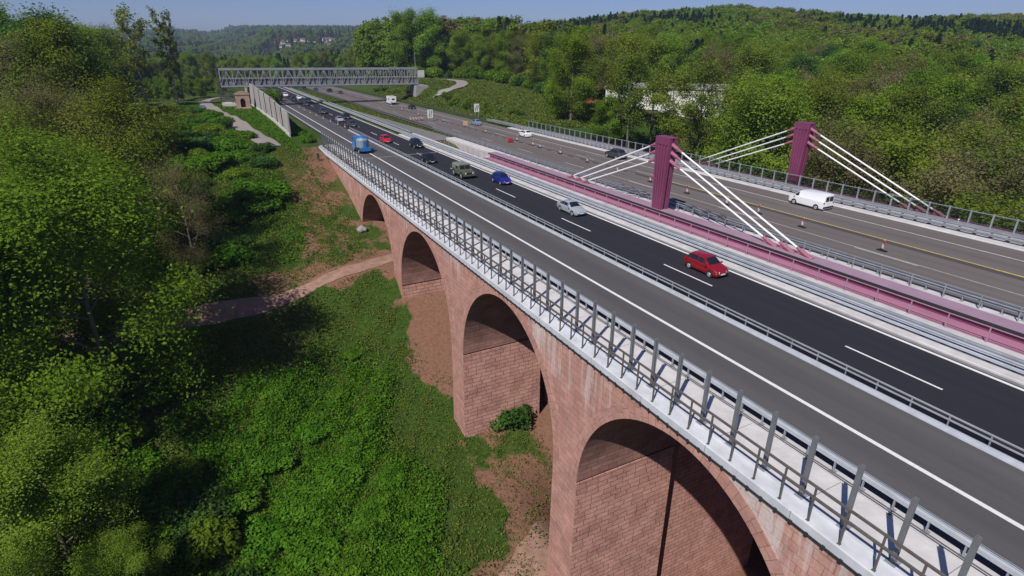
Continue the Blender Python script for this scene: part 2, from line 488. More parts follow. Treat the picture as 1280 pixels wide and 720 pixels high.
# markings
mk = MB()
def stripe(mb, x, y0, y1, w, dz=0.004, step=25):
    ys = list(np.arange(y0, y1, step)) + [y1]
    vs = []; fs = []
    for i, y in enumerate(ys):
        vs += [(x - w / 2, y, RZ(y) + dz), (x + w / 2, y, RZ(y) + dz)]
        if i: fs.append((2 * i - 2, 2 * i - 1, 2 * i + 1, 2 * i))
    mb.add(vs, fs)
stripe(mk, 26.75, -60, 430, 0.27)
stripe(mk, 38.92, -60, 430, 0.26)
for k in range(-4, 22):
    y = 13.6 + 17.9 * k
    stripe(mk, 34.9, y, y + 6.0, 0.16)
prop(mk.build('road_marking', M['white_paint']), kind='structure')
mk = MB()
stripe(mk, 64.42, -60, 430, 0.22)
stripe(mk, 54.98, -60, 75, 0.10)
for k in range(-5, 23):
    y = 8.3 + 18.0 * k
    stripe(mk, 54.75 if y < 75 else 54.6, y, y + 6.0, 0.16)
for k in range(3, 23):
    y = 14 + 18.0 * k
    stripe(mk, 60.7, y, y + 6.0, 0.14)
for k in range(17, 60):
    y = 4 + 4.0 * k
    stripe(mk, 58.9, y, y + 2.2, 0.12, 0.007)
prop(mk.build('road_marking_worn', M['worn_paint']), kind='structure')
mk = MB(); stripe(mk, 59.8, -60, 66, 0.16)
stripe(mk, 59.75, -30, 22.5, 0.22, 0.008)
prop(mk.build('road_marking_yellow', M['yellow_paint']), kind='structure')
# expansion joints
jm = MB()
jm.sbox(23.2, 30.9, 107.55, 108.05, -0.02, 0.006); jm.sbox(31.6, 39.1, 107.9, 108.4, -0.02, 0.006)
prop(jm.build('road_joint', M['gutter']), kind='structure')
# gravel wedge in the median past the bridges
M['gravel'] = plain('grey median gravel', (0.16, 0.16, 0.15), 0.95, var=0.22, scale=2.5)
mb = MB()
vs = []; fs = []
yy = [123.5, 135, 150, 165, 180, 200, 225]
for i, y in enumerate(yy):
    x1 = 49.2 - 0.055 * (y - 123)
    vs += [(43.6, y, RZ(y) - 0.03), (x1, y, RZ(y) - 0.03)]
    if i: fs.append((2 * i - 2, 2 * i - 1, 2 * i + 1, 2 * i))
mb.add(vs, fs); prop(mb.build('road_median_gravel', M['gravel']), kind='structure')
# wheel worn skid lines on the far road: darker lane strip repaired with fresh asphalt
M['asphalt_patch'] = asphalt('repaired lane asphalt', (0.075, 0.064, 0.062), 0.12, 0.15)
mk = MB(); stripe(mk, 59.15, -60, 430, 0.9, 0.002)
prop(mk.build('road_repair_strip', M['asphalt_patch']), kind='structure')

def drape(name, pts, w, mat, dz=0.06, sub=6, w_end=None):
    P = [Vector((x, y, 0)) for x, y in pts]
    out = []
    for i in range(len(P) - 1):
        p0 = P[max(i - 1, 0)]; p1 = P[i]; p2 = P[i + 1]; p3 = P[min(i + 2, len(P) - 1)]
        for k in range(sub):
            t = k / sub
            out.append(0.5 * ((2 * p1) + (p2 - p0) * t + (2 * p0 - 5 * p1 + 4 * p2 - p3) * t * t + (3 * p1 - p0 - 3 * p2 + p3) * t ** 3))
    out.append(P[-1])
    vs = []; fs = []; n = 5
    for i, p in enumerate(out):
        d = (out[min(i + 1, len(out) - 1)] - out[max(i - 1, 0)]).normalized()
        s = Vector((d.y, -d.x, 0))
        ww = w if w_end is None else w + (w_end - w) * i / (len(out) - 1)
        ww *= 1 + 0.07 * math.sin(i * 1.7) if mat is M.get('dirt') else 1
        for k in range(n):
            q = p + s * (k / (n - 1) - 0.5) * ww
            vs.append((q.x, q.y, gz(q.x, q.y) + dz - (0.05 if k in (0, n - 1) else 0)))
        if i:
            for k in range(n - 1):
                a = (i - 1) * n + k; fs.append((a, a + 1, a + n + 1, a + n))
    mb = MB(); mb.add(vs, fs)
    o = mb.build(name, mat, sm=True); return prop(o, kind='structure')
M['dirt'] = plain('trodden red dirt', (0.29, 0.175, 0.128), 0.97, var=0.2, scale=1.2, bump=0.3)
drape('path_dirt', [(27, 79), (19.7, 78), (14, 76.4), (8.3, 74.8), (-0.6, 73), (-8, 72), (-20, 73)], 2.3, M['dirt'], 0.10)
drape('path_dirt_bottom', [(34, 38), (24, 35), (19, 32.5), (14.5, 29.5), (9, 25)], 4.2, M['dirt'], 0.10, w_end=3.0)
drape('path_upper', [(10.4, 131), (9.0, 150), (7.3, 176), (4.6, 205), (2.8, 225), (0.6, 246), (-0.5, 266), (1.0, 286), (12, 300)], 4.3, M['asphalt_path'], 0.22)
drape('path_meadow', [(78.6, 217.5), (83.0, 212.0), (88.6, 218), (93.7, 227.4), (96.9, 239), (97.2, 252), (93, 264), (86, 272)], 4.6, M['asphalt_path'], 0.40)
# ---------------------------------------------------------------- sandstone viaduct (left carriageway)
ZS, HW, ZC, PER, Y0A = -10.96, 9.12, -1.15, 21.56, 17.96
def wx(z):                                             # the outer face leans a little
    return 19.34 + 0.016 * z
via = thing('stone_viaduct', 'old red sandstone arch viaduct carrying the black asphalt lanes', 'viaduct', (0, 0, 0))
BOT = -40.0
TOP = -0.42
def arch_pts(k, n=36, grow=0.0):
    yc = Y0A + k * PER
    out = []
    for i in range(n + 1):
        t = math.pi * i / n
        out.append((yc - (HW + grow) * math.cos(t), ZS + (ZC - ZS + grow) * math.sin(t)))
    return out
ARCH = [-1, 0, 1, 2, 3]
def vault(name, face_x, back_x, mat, dh=0.0):
    mb = MB(); sf = MB()
    def P(y, z, back):
        y = round(y, 4); z = round(z, 4)
        x = back_x if back else (face_x + (0.016 * z if face_x < 20 else 0))
        return (x, y, z + RZ(y))
    def quad_face(a, b, c, d):
        for bk in (0, 1):
            q = [P(*p, bk) for p in (a, b, c, d)]
            uv = [[(p[0], p[1]) for p in (a, b, c, d)]]
            if bk: q = q[::-1]; uv = [uv[0][::-1]]
            mb.add(q[::-1], [(0, 1, 2, 3)], [uv[0][::-1]])
    edges = [-60.0]
    for k in ARCH:
        edges += [Y0A + k * PER - HW - dh, Y0A + k * PER + HW + dh]
    edges += [128.0]
    for i in range(0, len(edges), 2):                  # piers and abutments
        y0, y1 = edges[i], edges[i + 1]
        n = max(1, int((y1 - y0) / 6))
        ys = np.linspace(y0, y1, n + 1)
        for j in range(n):
            quad_face((ys[j], ZS), (ys[j + 1], ZS), (ys[j + 1], TOP), (ys[j], TOP))
            quad_face((ys[j], BOT), (ys[j + 1], BOT), (ys[j + 1], ZS), (ys[j], ZS))
    for k in ARCH:
        pts = [(Y0A + k * PER + (y_ - Y0A - k * PER) * (HW + dh) / HW, z_) for y_, z_ in arch_pts(k)]
        for (ya, za), (yb, zb) in zip(pts[:-1], pts[1:]):
            quad_face((ya, za), (yb, zb), (yb, TOP), (ya, TOP))
            L = 0.0
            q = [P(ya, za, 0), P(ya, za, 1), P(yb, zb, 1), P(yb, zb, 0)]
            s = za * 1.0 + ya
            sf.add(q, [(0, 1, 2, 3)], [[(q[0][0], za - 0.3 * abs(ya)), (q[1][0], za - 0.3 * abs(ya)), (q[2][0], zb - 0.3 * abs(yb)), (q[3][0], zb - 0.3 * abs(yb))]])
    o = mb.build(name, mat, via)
    sf.build('vault_soffit', M['stone_vault_shade'], via)
    return o
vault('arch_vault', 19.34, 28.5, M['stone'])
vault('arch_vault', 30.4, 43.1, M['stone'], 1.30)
# rough faced pier sides, set 4 mm proud of the vault
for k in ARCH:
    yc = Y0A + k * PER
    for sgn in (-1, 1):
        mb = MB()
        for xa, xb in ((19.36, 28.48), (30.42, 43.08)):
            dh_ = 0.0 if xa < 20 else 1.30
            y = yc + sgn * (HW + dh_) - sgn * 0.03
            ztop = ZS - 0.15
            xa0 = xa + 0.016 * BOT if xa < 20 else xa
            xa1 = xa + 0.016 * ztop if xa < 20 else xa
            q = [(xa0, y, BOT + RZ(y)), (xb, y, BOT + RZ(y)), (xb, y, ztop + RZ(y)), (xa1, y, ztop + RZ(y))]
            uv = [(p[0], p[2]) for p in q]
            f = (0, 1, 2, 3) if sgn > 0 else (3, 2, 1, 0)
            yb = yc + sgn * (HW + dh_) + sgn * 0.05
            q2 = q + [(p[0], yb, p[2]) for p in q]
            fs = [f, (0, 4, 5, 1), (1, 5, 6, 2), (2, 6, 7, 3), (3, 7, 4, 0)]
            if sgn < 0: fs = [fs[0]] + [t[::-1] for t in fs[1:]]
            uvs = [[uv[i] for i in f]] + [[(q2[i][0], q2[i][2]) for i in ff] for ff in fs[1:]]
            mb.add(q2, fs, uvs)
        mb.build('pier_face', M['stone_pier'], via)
# voussoir rings
for k in ARCH:
    mb = MB()
    a = arch_pts(k, 40, -0.002); bpts = arch_pts(k, 40, 0.82)
    L = 0.0
    for i in range(len(a) - 1):
        dl = math.hypot(a[i + 1][0] - a[i][0], a[i + 1][1] - a[i][1]) * 1.03
        cs = [a[i], a[i + 1], bpts[i + 1], bpts[i]]
        for c_ in range(4):
            if c_ >= 2: cs[c_] = (cs[c_][0], min(cs[c_][1], TOP - 0.02))
        q = [(wx(z) - 0.035, y, z + RZ(y)) for y, z in cs]
        qb = [(wx(z) + 0.05, y, z + RZ(y)) for y, z in cs]
        uv = [(0.02, L), (0.02, L + dl), (0.80, L + dl), (0.80, L)]
        mb.add(q + qb, [(3, 2, 1, 0), (0, 1, 5, 4), (3, 7, 6, 2)], [uv[::-1], [uv[0], uv[1], uv[1], uv[0]], [uv[3], uv[3], uv[2], uv[2]]])
        L += dl
    mb.build('arch_ring', M['stone_ring'], via)
YSW = [-60, -20, 20, 60, 100, 128]
mb = MB(); mb.sweep([(19.17, -0.52), (19.17, -0.07), (19.22, -0.02), (19.84, 0.10), (19.88, 0.19), (20.02, 0.21), (20.02, -0.40), (19.5, -0.52)], YSW); mb.build('edge_cap', M['concrete_cap'], via)
mb = MB(); mb.sweep([(20.02, -0.30), (20.02, 0.18), (22.40, 0.20), (22.40, -0.30)], YSW); mb.build('walkway_slab', M['concrete'], via)
mb = MB(); mb.sweep([(22.40, -0.30), (22.40, 0.17), (23.06, 0.16), (23.12, 0.10), (23.12, -0.30)], YSW); mb.build('kerb', M['kerb'], via)
mb = MB(); mb.sweep([(39.52, -0.40), (39.52, 0.10), (39.60, 0.15), (43.50, 0.12), (43.50, -0.7), (43.1, -0.7), (43.1, -0.40)], YSW[:-1] + [137]); mb.build('edge_slab', M['kerb'], via)
mb = MB(); mb.sweep([(20.1, -0.40), (20.1, -0.31), (43.0, -0.31), (43.0, -0.40)], YSW[:-1] + [126]); mb.build('deck_plate', M['concrete_old'], via)
mb = MB()                                              # black netting hooked under the cap
y = -59.0
while y < 127:
    y2 = y + 0.62
    mb.sweep([(19.11, -0.56), (19.11, -0.48), (19.16, -0.48), (19.16, -0.56)], [y, y2])
    mb.sweep([(19.08, -0.62), (19.08, -0.44), (19.165, -0.44), (19.165, -0.62)], [y2, y2 + 0.13])
    y += 0.78
mb.build('drip_edge', M['black_net_fill'], via)
# drain pipe stubs and dirt on the cap are left to the material

for y in np.arange(1.2, 126, 5.0):                     # sealed joints across cap and walkway
    mb = MB()
    mb.sbox(20.03, 22.39, y, y + 0.025, 0.17, 0.203)
    mb.sbox(19.164, 20.0, y, y + 0.025, -0.5, -0.045)
    mb.build('joint_seal', M['gutter'], via)
# bare posts of the unfinished noise barrier
def h_post():
    p = MB(); w, d, t, h = 0.18, 0.17, 0.03, 3.15
    p.box(-w / 2, -w / 2 + t, -d / 2, d / 2, 0.03, h); p.box(w / 2 - t, w / 2, -d / 2, d / 2, 0.03, h)
    p.box(-w / 2 + t, w / 2 - t, -t / 2, t / 2, 0.03, h)
    return p
pt = thing('barrier_post', 'bare steel H post standing on the viaduct walkway, panels not yet fitted', 'post', (20.12, 3.5, RZ(3.5) + 0.19), 0, 'bare noise barrier posts along the viaduct walkway')
h_post().build('column', M['steel_post'], pt, sharp=30)
bpm = MB(); bpm.box(-0.24, 0.24, -0.2, 0.2, 0.0, 0.03)
for sx in (-1, 1):
    for sy in (-1, 1): bpm.tube([(sx * .18, sy * .14, 0.03), (sx * .18, sy * .14, 0.09)], 0.02, 6)
bpm.build('base_plate', M['steel'], pt)
yv = -16.5
while yv < 126:
    if abs(yv - 3.5) > .1: dup(pt, (20.12, yv, RZ(yv) + 0.19))
    yv += 2.0

# outer railing on the lower edge of the cap
rl = thing('outer_railing', 'low brownish steel railing bolted along the outer edge of the viaduct', 'railing', (0, 0, 0))
YR = [-20, 20, 60, 100, 127]
for z in (1.72, 1.16):
    mb = MB(); mb.sweep([(19.29, z), (19.29, z + 0.09), (19.39, z + 0.09), (19.39, z)], YR); mb.build('rail', M['rail_brown'], rl)
y = -12.2
while y < 127.5:
    mb = MB(); zz = RZ(y)
    mb.box(19.31, 19.39, y - 0.035, y + 0.035, zz - 0.05, zz + 1.72)
    mb.box(19.26, 19.44, y - 0.07, y + 0.07, zz - 0.06, zz + 0.015)
    mb.build('post', M['rail_brown'], rl)
    y += 1.42
# thin low rail at the back of the walkway
tr = thing('low_pipe_rail', 'thin low pipe rail running along the inner edge of the viaduct walkway', 'pipe rail')
mb = MB(); mb.sweep([(22.38, 0.42), (22.38, 0.46), (22.43, 0.46), (22.43, 0.42)], YR); mb.build('pipe', M['rail_brown'], tr)
for y in np.arange(1.0, 127, 4.0):
    mb = MB(); zz = RZ(y); mb.box(22.39, 22.42, y - 0.02, y + 0.02, zz + 0.19, zz + 0.42); mb.box(22.33, 22.48, y - 0.09, y + 0.09, zz + 0.18, zz + 0.20); mb.build('foot', M['rail_brown'], tr)

# crash barriers -------------------------------------------------------------
def wbeam(x, z, side, h=0.31, d=0.085):                # W profile, bulging towards +x * side
    pts = [(0, 0), (d, .05), (d, .11), (0.02, .145), (0.02, .165), (d, .2), (d, .26), (0, .31)]
    out = [(x + side * a, z + b_ * h / .31) for a, b_ in pts]
    back = [(x + side * (a - 0.022), z + b_ * h / .31) for a, b_ in reversed(pts)]
    return out + back
def guardrail(name, label, rails, posts, mat_r, mat_p, yr, postpitch, group=None, base=0.16, thin=None):
    t = thing(name, label, 'guardrail', (0, 0, 0), 0, group)
    for prof in rails:
        mr = mat_r
        if isinstance(prof[1], str): prof, mr = prof[0], M[prof[1]]
        mb = MB(); mb.sweep(prof, yr); mb.build('beam', mr, t)
    if thin:
        mb = MB()
        for prof in thin['rails']: mb.sweep(prof, yr)
        mb.build('top_rail', mat_p, t)
    n = 0
    y = posts['y0']
    while y < posts['y1'] and n < 99:
        mb = MB(); zz = RZ(y)
        mb.box(posts['x'] - 0.05, posts['x'] + 0.05, y - 0.03, y + 0.03, zz + base, zz + posts['h'])
        for (xa, xb, za, zb) in posts.get('arms', []): mb.box(xa, xb, y - 0.05, y + 0.05, zz + za, zz + zb)
        mb.box(posts['x'] - 0.14, posts['x'] + 0.14, y - 0.12, y + 0.12, zz + base - 0.02, zz + base + 0.025)
        mb.build('post', mat_p, t)
        y += postpitch; n += 1
    return t
YG = [-20, 20, 60, 100, 140]
guardrail('guardrail', 'galvanised crash barrier between the viaduct walkway and the hard shoulder', [
    [(22.72, 0.74), (22.72, 0.95), (22.80, 0.99), (22.92, 0.96), (22.92, 0.74)],
    wbeam(23.02, 0.66, 1)],
    dict(x=22.80, h=0.86, y0=1.0, y1=140, arms=[(22.80, 23.03, 0.70, 0.80)]), M['steel_light'], M['steel'], [-20, 20, 60, 100, 140, 180, 220, 260], 1.36, None, 0.17)
guardrail('guardrail', 'double beam crash barrier on the pale kerb right of the black lanes', [
    ([(40.22, 0.34), (40.22, 0.48), (40.30, 0.52), (40.40, 0.48), (40.40, 0.34)], 'steel_light'),
    [(40.60, 0.74), (40.60, 0.88), (40.66, 0.92), (40.86, 0.92), (40.92, 0.88), (40.92, 0.74)],
    (wbeam(40.36, 0.60, -1, 0.24), 'steel_light')],
    dict(x=40.62, h=0.74, y0=10.0, y1=140, arms=[(40.30, 40.62, 0.40, 0.48), (40.36, 40.66, 0.66, 0.74)]), M['steel'], M['steel_dark'], [-20, 20, 60, 100, 140, 200, 280, 400], 1.33, None, 0.14)
guardrail('guardrail', 'second crash barrier beam behind the new lanes beyond the bridge', [wbeam(42.4, 0.5, 1)],
    dict(x=42.3, h=0.8, y0=140, y1=300), M['steel_light'], M['steel'], [137, 200, 280, 400], 4.0, None, -0.1)
guardrail('guardrail', 'dark grey crash barrier with thin handrail at the near edge of the far carriageway', [
    wbeam(49.62, 0.52, 1), [(49.18, 0.60), (49.18, 0.78), (49.40, 0.82), (49.40, 0.60)]],
    dict(x=49.30, h=0.70, y0=8.0, y1=140, arms=[(49.30, 49.64, 0.60, 0.68)]), M['steel'], M['steel'], [-20, 20, 60, 100, 140], 1.33, None, 0.14,
    thin=dict(rails=[[(48.78, 1.20), (48.78, 1.25), (48.84, 1.25), (48.84, 1.20)]]))
hr = thing('handrail', 'thin steel handrail posts behind the crash barrier of the far carriageway', 'handrail')
for y in np.arange(8.6, 125, 2.5):
    mb = MB(); zz = RZ(y); mb.box(48.77, 48.85, y - 0.035, y + 0.035, zz + 0.1, zz + 1.2); mb.build('post', M['steel'], hr)
guardrail('guardrail', 'low rail along the near edge of the far carriageway past the bridge', [wbeam(49.6, 0.45, 1)],
    dict(x=49.5, h=0.72, y0=140, y1=400), M['steel_dark'], M['steel_dark'], [138, 200, 280, 420], 4.0, None, -0.1)
guardrail('guardrail', 'triple beam crash barrier on the outer kerb of the far carriageway', [
    wbeam(68.75, 0.40, -1, 0.26), wbeam(68.78, 0.74, -1, 0.22), [(69.30, 0.62), (69.30, 0.78), (69.50, 0.78), (69.50, 0.62)], [(70.3, 0.50), (70.3, 0.72), (70.5, 0.72), (70.5, 0.50)]],
    dict(x=69.40, h=0.70, y0=2.0, y1=150, arms=[(68.75, 70.4, 0.52, 0.60)]), M['steel'], M['steel_dark'], [-20, 20, 60, 100, 150], 1.5, None, 0.14)
guardrail('guardrail', 'dark crash barrier beside the grass slope right of the far carriageway', [wbeam(69.2, 0.45, -1)],
    dict(x=69.3, h=0.72, y0=152, y1=400), M['steel_dark'], M['steel_dark'], [150, 200, 280, 420], 4.0, None, -0.1)

# temporary steel barrier between old and new surface
tb = thing('steel_barrier', 'long low temporary steel barrier dividing the grey shoulder from the black lanes', 'barrier')
YT = [-60, -20, 20, 60, 100, 152]
mb = MB(); mb.sweep([(30.80, 0.005), (30.82, 0.06), (30.92, 0.08), (30.97, 0.20), (31.06, 0.23), (31.15, 0.20), (31.19, 0.08), (31.24, 0.06), (31.26, 0.005)], YT); mb.build('foot', M['steel_light'], tb)
for z, xo in ((0.40, 0.04), (0.66, 0.06)):
    mb = MB(); mb.sweep([(31.26 + xo, z), (31.26 + xo, z + 0.06), (31.31 + xo, z + 0.09), (31.36 + xo, z + 0.06), (31.36 + xo, z)], YT); mb.build('rail', M['steel'], tb)
for y in np.arange(2, 152, 1.9):
    mb = MB(); zz = RZ(y); mb.box(31.33, 31.40, y - 0.03, y + 0.03, zz + 0.005, zz + 0.66); mb.build('post', M['steel'], tb)

# ---------------------------------------------------------------- cable stayed bridge (right carriageway)
cb = thing('cable_stayed_bridge', 'newer road bridge with magenta girders, two short magenta pylons and white stay cables', 'bridge')
YB = [-60, -20, 20, 60, 97.7]
def girder(x0, x1, xw, sgn, ys):
    mb = MB()                                          # web and bottom flange
    mb.sweep([(xw, -0.05), (xw, 0.80), (xw + 0.06 * sgn, 0.80), (xw + 0.06 * sgn, -0.05)], ys)
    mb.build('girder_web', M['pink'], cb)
    mb = MB(); mb.sweep([(xw - 1.45 * sgn, -0.10), (xw - 1.45 * sgn, -0.03), (xw - 0.002 * sgn, 0.03), (xw - 0.002 * sgn, -0.10)], ys); mb.build('girder_ledge', M['pink_sunlit'], cb)
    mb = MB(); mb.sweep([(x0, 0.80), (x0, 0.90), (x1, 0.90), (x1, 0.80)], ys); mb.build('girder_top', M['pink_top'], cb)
    mb = MB()
    for y in np.arange(ys[0] + 3, ys[-1], 3.2):
        mb.sbox(min(xw - 0.26 * sgn, xw - 0.004 * sgn), max(xw - 0.26 * sgn, xw - 0.004 * sgn), y, y + 0.03, 0.03, 0.795)
    mb.sweep([(xw - 0.004 * sgn, -1.9), (xw - 0.004 * sgn, -0.11), (xw + 0.5 * sgn, -0.11), (xw + 0.5 * sgn, -1.9)], ys)
    return mb
girder(45.00, 46.62, 45.30, 1, YB)
mb = MB(); mb.sweep([(44.975, 0.66), (44.975, 0.88), (44.997, 0.88), (44.997, 0.66)], YB); mb.build('girder_black_strip', M['black_net_fill'], cb)  # plain black strip along the edge of the top flange
mb = MB(); mb.sweep([(45.37, -1.9), (45.37, 0.79), (46.5, 0.79), (46.5, -1.9)], YB); mb.build('girder_box', M['pink'], cb)
mb = MB(); mb.sweep([(72.5, -1.9), (72.5, 0.12), (74.2, 0.12), (74.2, -1.9)], [-60, -20, 20, 60, 120]); mb.build('girder_box', M['pink'], cb)
mb = MB(); mb.sweep([(46.52, -1.0), (46.52, 0.14), (47.0, 0.14), (47.0, -1.0)], YB + [122.5]); mb.build('edge_strip', M['kerb'], cb)
M['grating'] = None
m, nt, b = nmat('ribbed grey grating')
wv = nt.nodes.new('ShaderNodeTexWave'); wv.wave_type = 'BANDS'; wv.bands_direction = 'Y'; wv.inputs['Scale'].default_value = 1.25; wv.inputs['Distortion'].default_value = 0.6
mp = nt.nodes.new('ShaderNodeMapping'); mp.inputs['Rotation'].default_value = (0, 0, R(18))
nt.links.new(objco(nt), mp.inputs['Vector']); nt.links.new(mp.outputs[0], wv.inputs['Vector'])
nt.links.new(rampnode(nt, wv.outputs['Fac'], [(0.35, (0.11, 0.105, 0.10)), (0.65, (0.36, 0.34, 0.32))]), b.inputs['Base Color'])
b.inputs['Roughness'].default_value = 0.8
M['grating'] = m
mb = MB(); mb.sweep([(47.0, -0.5), (47.0, 0.05), (48.5, 0.05), (48.5, -0.5)], YB + [122.5]); mb.build('grating', M['grating'], cb)
mb = MB(); mb.sweep([(48.5, -0.5), (48.5, 0.12), (49.88, 0.12), (49.95, 0.06), (49.95, -0.5)], YB + [122.5]); mb.build('kerb', M['kerb'], cb)
mb = MB(); mb.sweep([(67.65, -0.5), (67.65, 0.06), (67.75, 0.12), (72.5, 0.12), (72.5, -0.5)], YB + [135]); mb.build('kerb', M['kerb'], cb)
mb = MB(); mb.sweep([(46.5, -1.3), (46.5, -1.01), (49.9, -0.51), (67.7, -0.51), (72.5, -1.01), (72.5, -1.3)], YB + [122.5]); mb.build('deck_plate', M['concrete_old'], cb)
mb = MB(); mb.sweep([(46.5, -0.2), (46.5, 0.42), (48.6, 0.42), (48.6, -0.2)], [97.8, 123.5]); mb.sbox(43.7, 46.4, 97.9, 99.2, -4, 0.0); mb.build('abutment_wing', M['concrete'], cb)
for yy_ in (0.0, 75.0):                                # hidden piers that carry the deck
    mb = MB(); mb.box(50, 53, yy_ - 1.2, yy_ + 1.2, -30, -1.3 + RZ(yy_)); mb.box(64, 67, yy_ - 1.2, yy_ + 1.2, -30, -1.3 + RZ(yy_)); mb.build('pier', M['concrete_old'], cb)

def pylon(xc, yc, z0, z1):
    """two slabs side by side joined at the head; the broad face has three grooves"""
    mb = MB()
    def wy(t): return 0.72 + (1.17 - 0.72) * t
    def slab(x0, x1, t0, t1, off=0.0):
        za, zb = z0 + (z1 - z0) * t0, z0 + (z1 - z0) * t1
        a, b_ = wy(t0) - off, wy(t1) - off
        vs = [(x0, yc - a, za), (x1, yc - a, za), (x1, yc + a, za), (x0, yc + a, za), (x0, yc - b_, zb), (x1, yc - b_, zb), (x1, yc + b_, zb), (x0, yc + b_, zb)]
        mb.add(vs, [(3, 2, 1, 0), (4, 5, 6, 7), (0, 1, 5, 4), (1, 2, 6, 5), (2, 3, 7, 6), (3, 0, 4, 7)])
    xl, xr = xc - 0.62, xc + 0.62
    slab(xl + 0.12, xl + 0.46, 0, 0.985)
    slab(xr - 0.46, xr - 0.12, 0, 0.985)
    slab(xl + 0.461, xr - 0.461, 0.62, 0.965, 0.12)    # the saddle between the slabs
    slab(xl + 0.02, xr - 0.02, 0.985, 1.0, -0.03)
    # ribs proud of both broad faces
    for (xa, xb) in ((xl, xl + 0.119), (xr - 0.119, xr)):
        for f in (-1.0, -0.5, 0.0, 0.5, 1.0):
            def pos(t): return yc + f * (wy(t) - 0.13)
            t0, t1 = 0.0, 0.9
            w = 0.13
            vs = []
            for t in (t0, t1):
                z = z0 + (z1 - z0) * t
                vs += [(xa, pos(t) - w, z), (xb, pos(t) - w, z), (xb, pos(t) + w, z), (xa, pos(t) + w, z)]
            mb.add(vs, [(3, 2, 1, 0), (4, 5, 6, 7), (0, 1, 5, 4), (1, 2, 6, 5), (2, 3, 7, 6), (3, 0, 4, 7)])
        za, zb = z0 + (z1 - z0) * 0.902, z0 + (z1 - z0) * 0.984
        a, b_ = wy(0.902), wy(0.984)
        vs = [(xa, yc - a, za), (xb, yc - a, za), (xb, yc + a, za), (xa, yc + a, za), (xa, yc - b_, zb), (xb, yc - b_, zb), (xb, yc + b_, zb), (xa, yc + b_, zb)]
        mb.add(vs, [(3, 2, 1, 0), (4, 5, 6, 7), (0, 1, 5, 4), (1, 2, 6, 5), (2, 3, 7, 6), (3, 0, 4, 7)])
    mb.build('pylon', M['pink'], cb)
def stays(xc, yc, ztop, zbase):
    for j, (dz, reach) in enumerate(((0.75, 20.2), (1.65, 18.3), (2.60, 16.4))):
        for sgn in (-1, 1):
            p = Vector((xc, yc + sgn * 0.98, ztop - dz)); q = Vector((xc, yc + sgn * reach, zbase + RZ(sgn * reach) * 1.0))
            d = (q - p).normalized(); Ln = (q - p).length
            c_ = MB(); c_.tube([p + d * 1.75, q - d * 1.5], 0.095, 10, True)
            co_ = c_.build('stay_cable', M['cable'], cb, sm=True, sharp=40)
            s_ = MB(); s_.tube([p - d * 0.1, p + d * 1.05], 0.21, 12); s_.tube([p + d * 1.05, p + d * 1.8], 0.15, 12)
            s_.build('socket', M['pink_sock'], co_, sharp=40)
            s_ = MB(); s_.tube([q + d * 0.25, q - d * 0.95], 0.20, 12); s_.tube([q - d * 0.95, q - d * 1.55], 0.15, 12)
            # gusset that ties the socket to the girder
            s_.add([(xc - .05, q.y - sgn * 1.3, zbase + RZ(q.y) - 0.05), (xc + .05, q.y - sgn * 1.3, zbase + RZ(q.y) - 0.05), (xc + .05, q.y + sgn * .3, zbase + RZ(q.y) - 0.05), (xc - .05, q.y + sgn * .3, zbase + RZ(q.y) - 0.05),
                    (xc - .05, q.y - sgn * 1.3, q.z + 0.45), (xc + .05, q.y - sgn * 1.3, q.z + 0.45), (xc + .05, q.y + sgn * .1, q.z - 0.02), (xc - .05, q.y + sgn * .1, q.z - 0.02)],
                   [(3, 2, 1, 0), (4, 5, 6, 7), (0, 1, 5, 4), (1, 2, 6, 5), (2, 3, 7, 6), (3, 0, 4, 7)])
            s_.build('socket', M['pink_sock'], co_, sharp=40)
pylon(45.72, 50.9, RZ(50.9) + 0.90, 8.28)
stays(45.72, 50.9, 8.28, 0.92 + RZ(50.9))
pylon(73.3, 54.2, RZ(54) + 0.12, 7.85)
stays(73.3, 54.2, 7.85, 0.22 + RZ(54))

# railing in front of the magenta girder
pr = thing('girder_railing', 'slim railing with thin rods in front of the magenta girder', 'railing')
for z, hh in ((1.16, 0.06), (0.80, 0.02), (0.50, 0.02)):
    mb = MB(); mb.sweep([(43.42, z), (43.42, z + hh), (43.47, z + hh), (43.47, z)], [-20, 20, 60, 100, 122]); mb.build('rail', M['pink_top'], pr)
for y in np.arange(7.95, 122, 2.52):
    mb = MB(); zz = RZ(y); mb.box(43.41, 43.48, y - 0.03, y + 0.03, zz + 0.12, zz + 1.16); mb.box(43.32, 43.49, y - 0.1, y + 0.1, zz + 0.12, zz + 0.15); mb.build('post', M['pink_top'], pr)

# glazed noise barrier along the far edge
m, nt, b = nmat('smoky barrier glass')
tr0_ = nt.nodes.new('ShaderNodeBsdfTransparent'); tr0_.inputs[0].default_value = (0.72, 0.78, 0.75, 1)
gl0_ = nt.nodes.new('ShaderNodeBsdfGlossy'); gl0_.inputs['Roughness'].default_value = 0.05
ms0_ = nt.nodes.new('ShaderNodeMixShader'); ms0_.inputs[0].default_value = 0.06
nt.links.new(tr0_.outputs[0], ms0_.inputs[1]); nt.links.new(gl0_.outputs[0], ms0_.inputs[2]); nt.links.new(ms0_.outputs[0], nt.nodes['Material Output'].inputs[0]); nt.nodes.remove(b)
M['barrier_glass'] = m
nb = thing('glazed_barrier', 'long glazed noise barrier with grey posts at the outer edge of the far carriageway', 'noise barrier')
pl = thing('marker_post', 'single white marker post at the noise barrier by the stay cable feet', 'marker post', (71.2, 31.6, RZ(31.6) + 0.12))
mb = MB(); mb.box(-.06, .06, -.06, .06, 0, 0.75); mb.build('stake', M['cable'], pl)
mb = MB(); mb.box(-.064, .064, -.064, .064, 0.5, 0.62); mb.build('reflector_band', M['black_plastic'], pl)
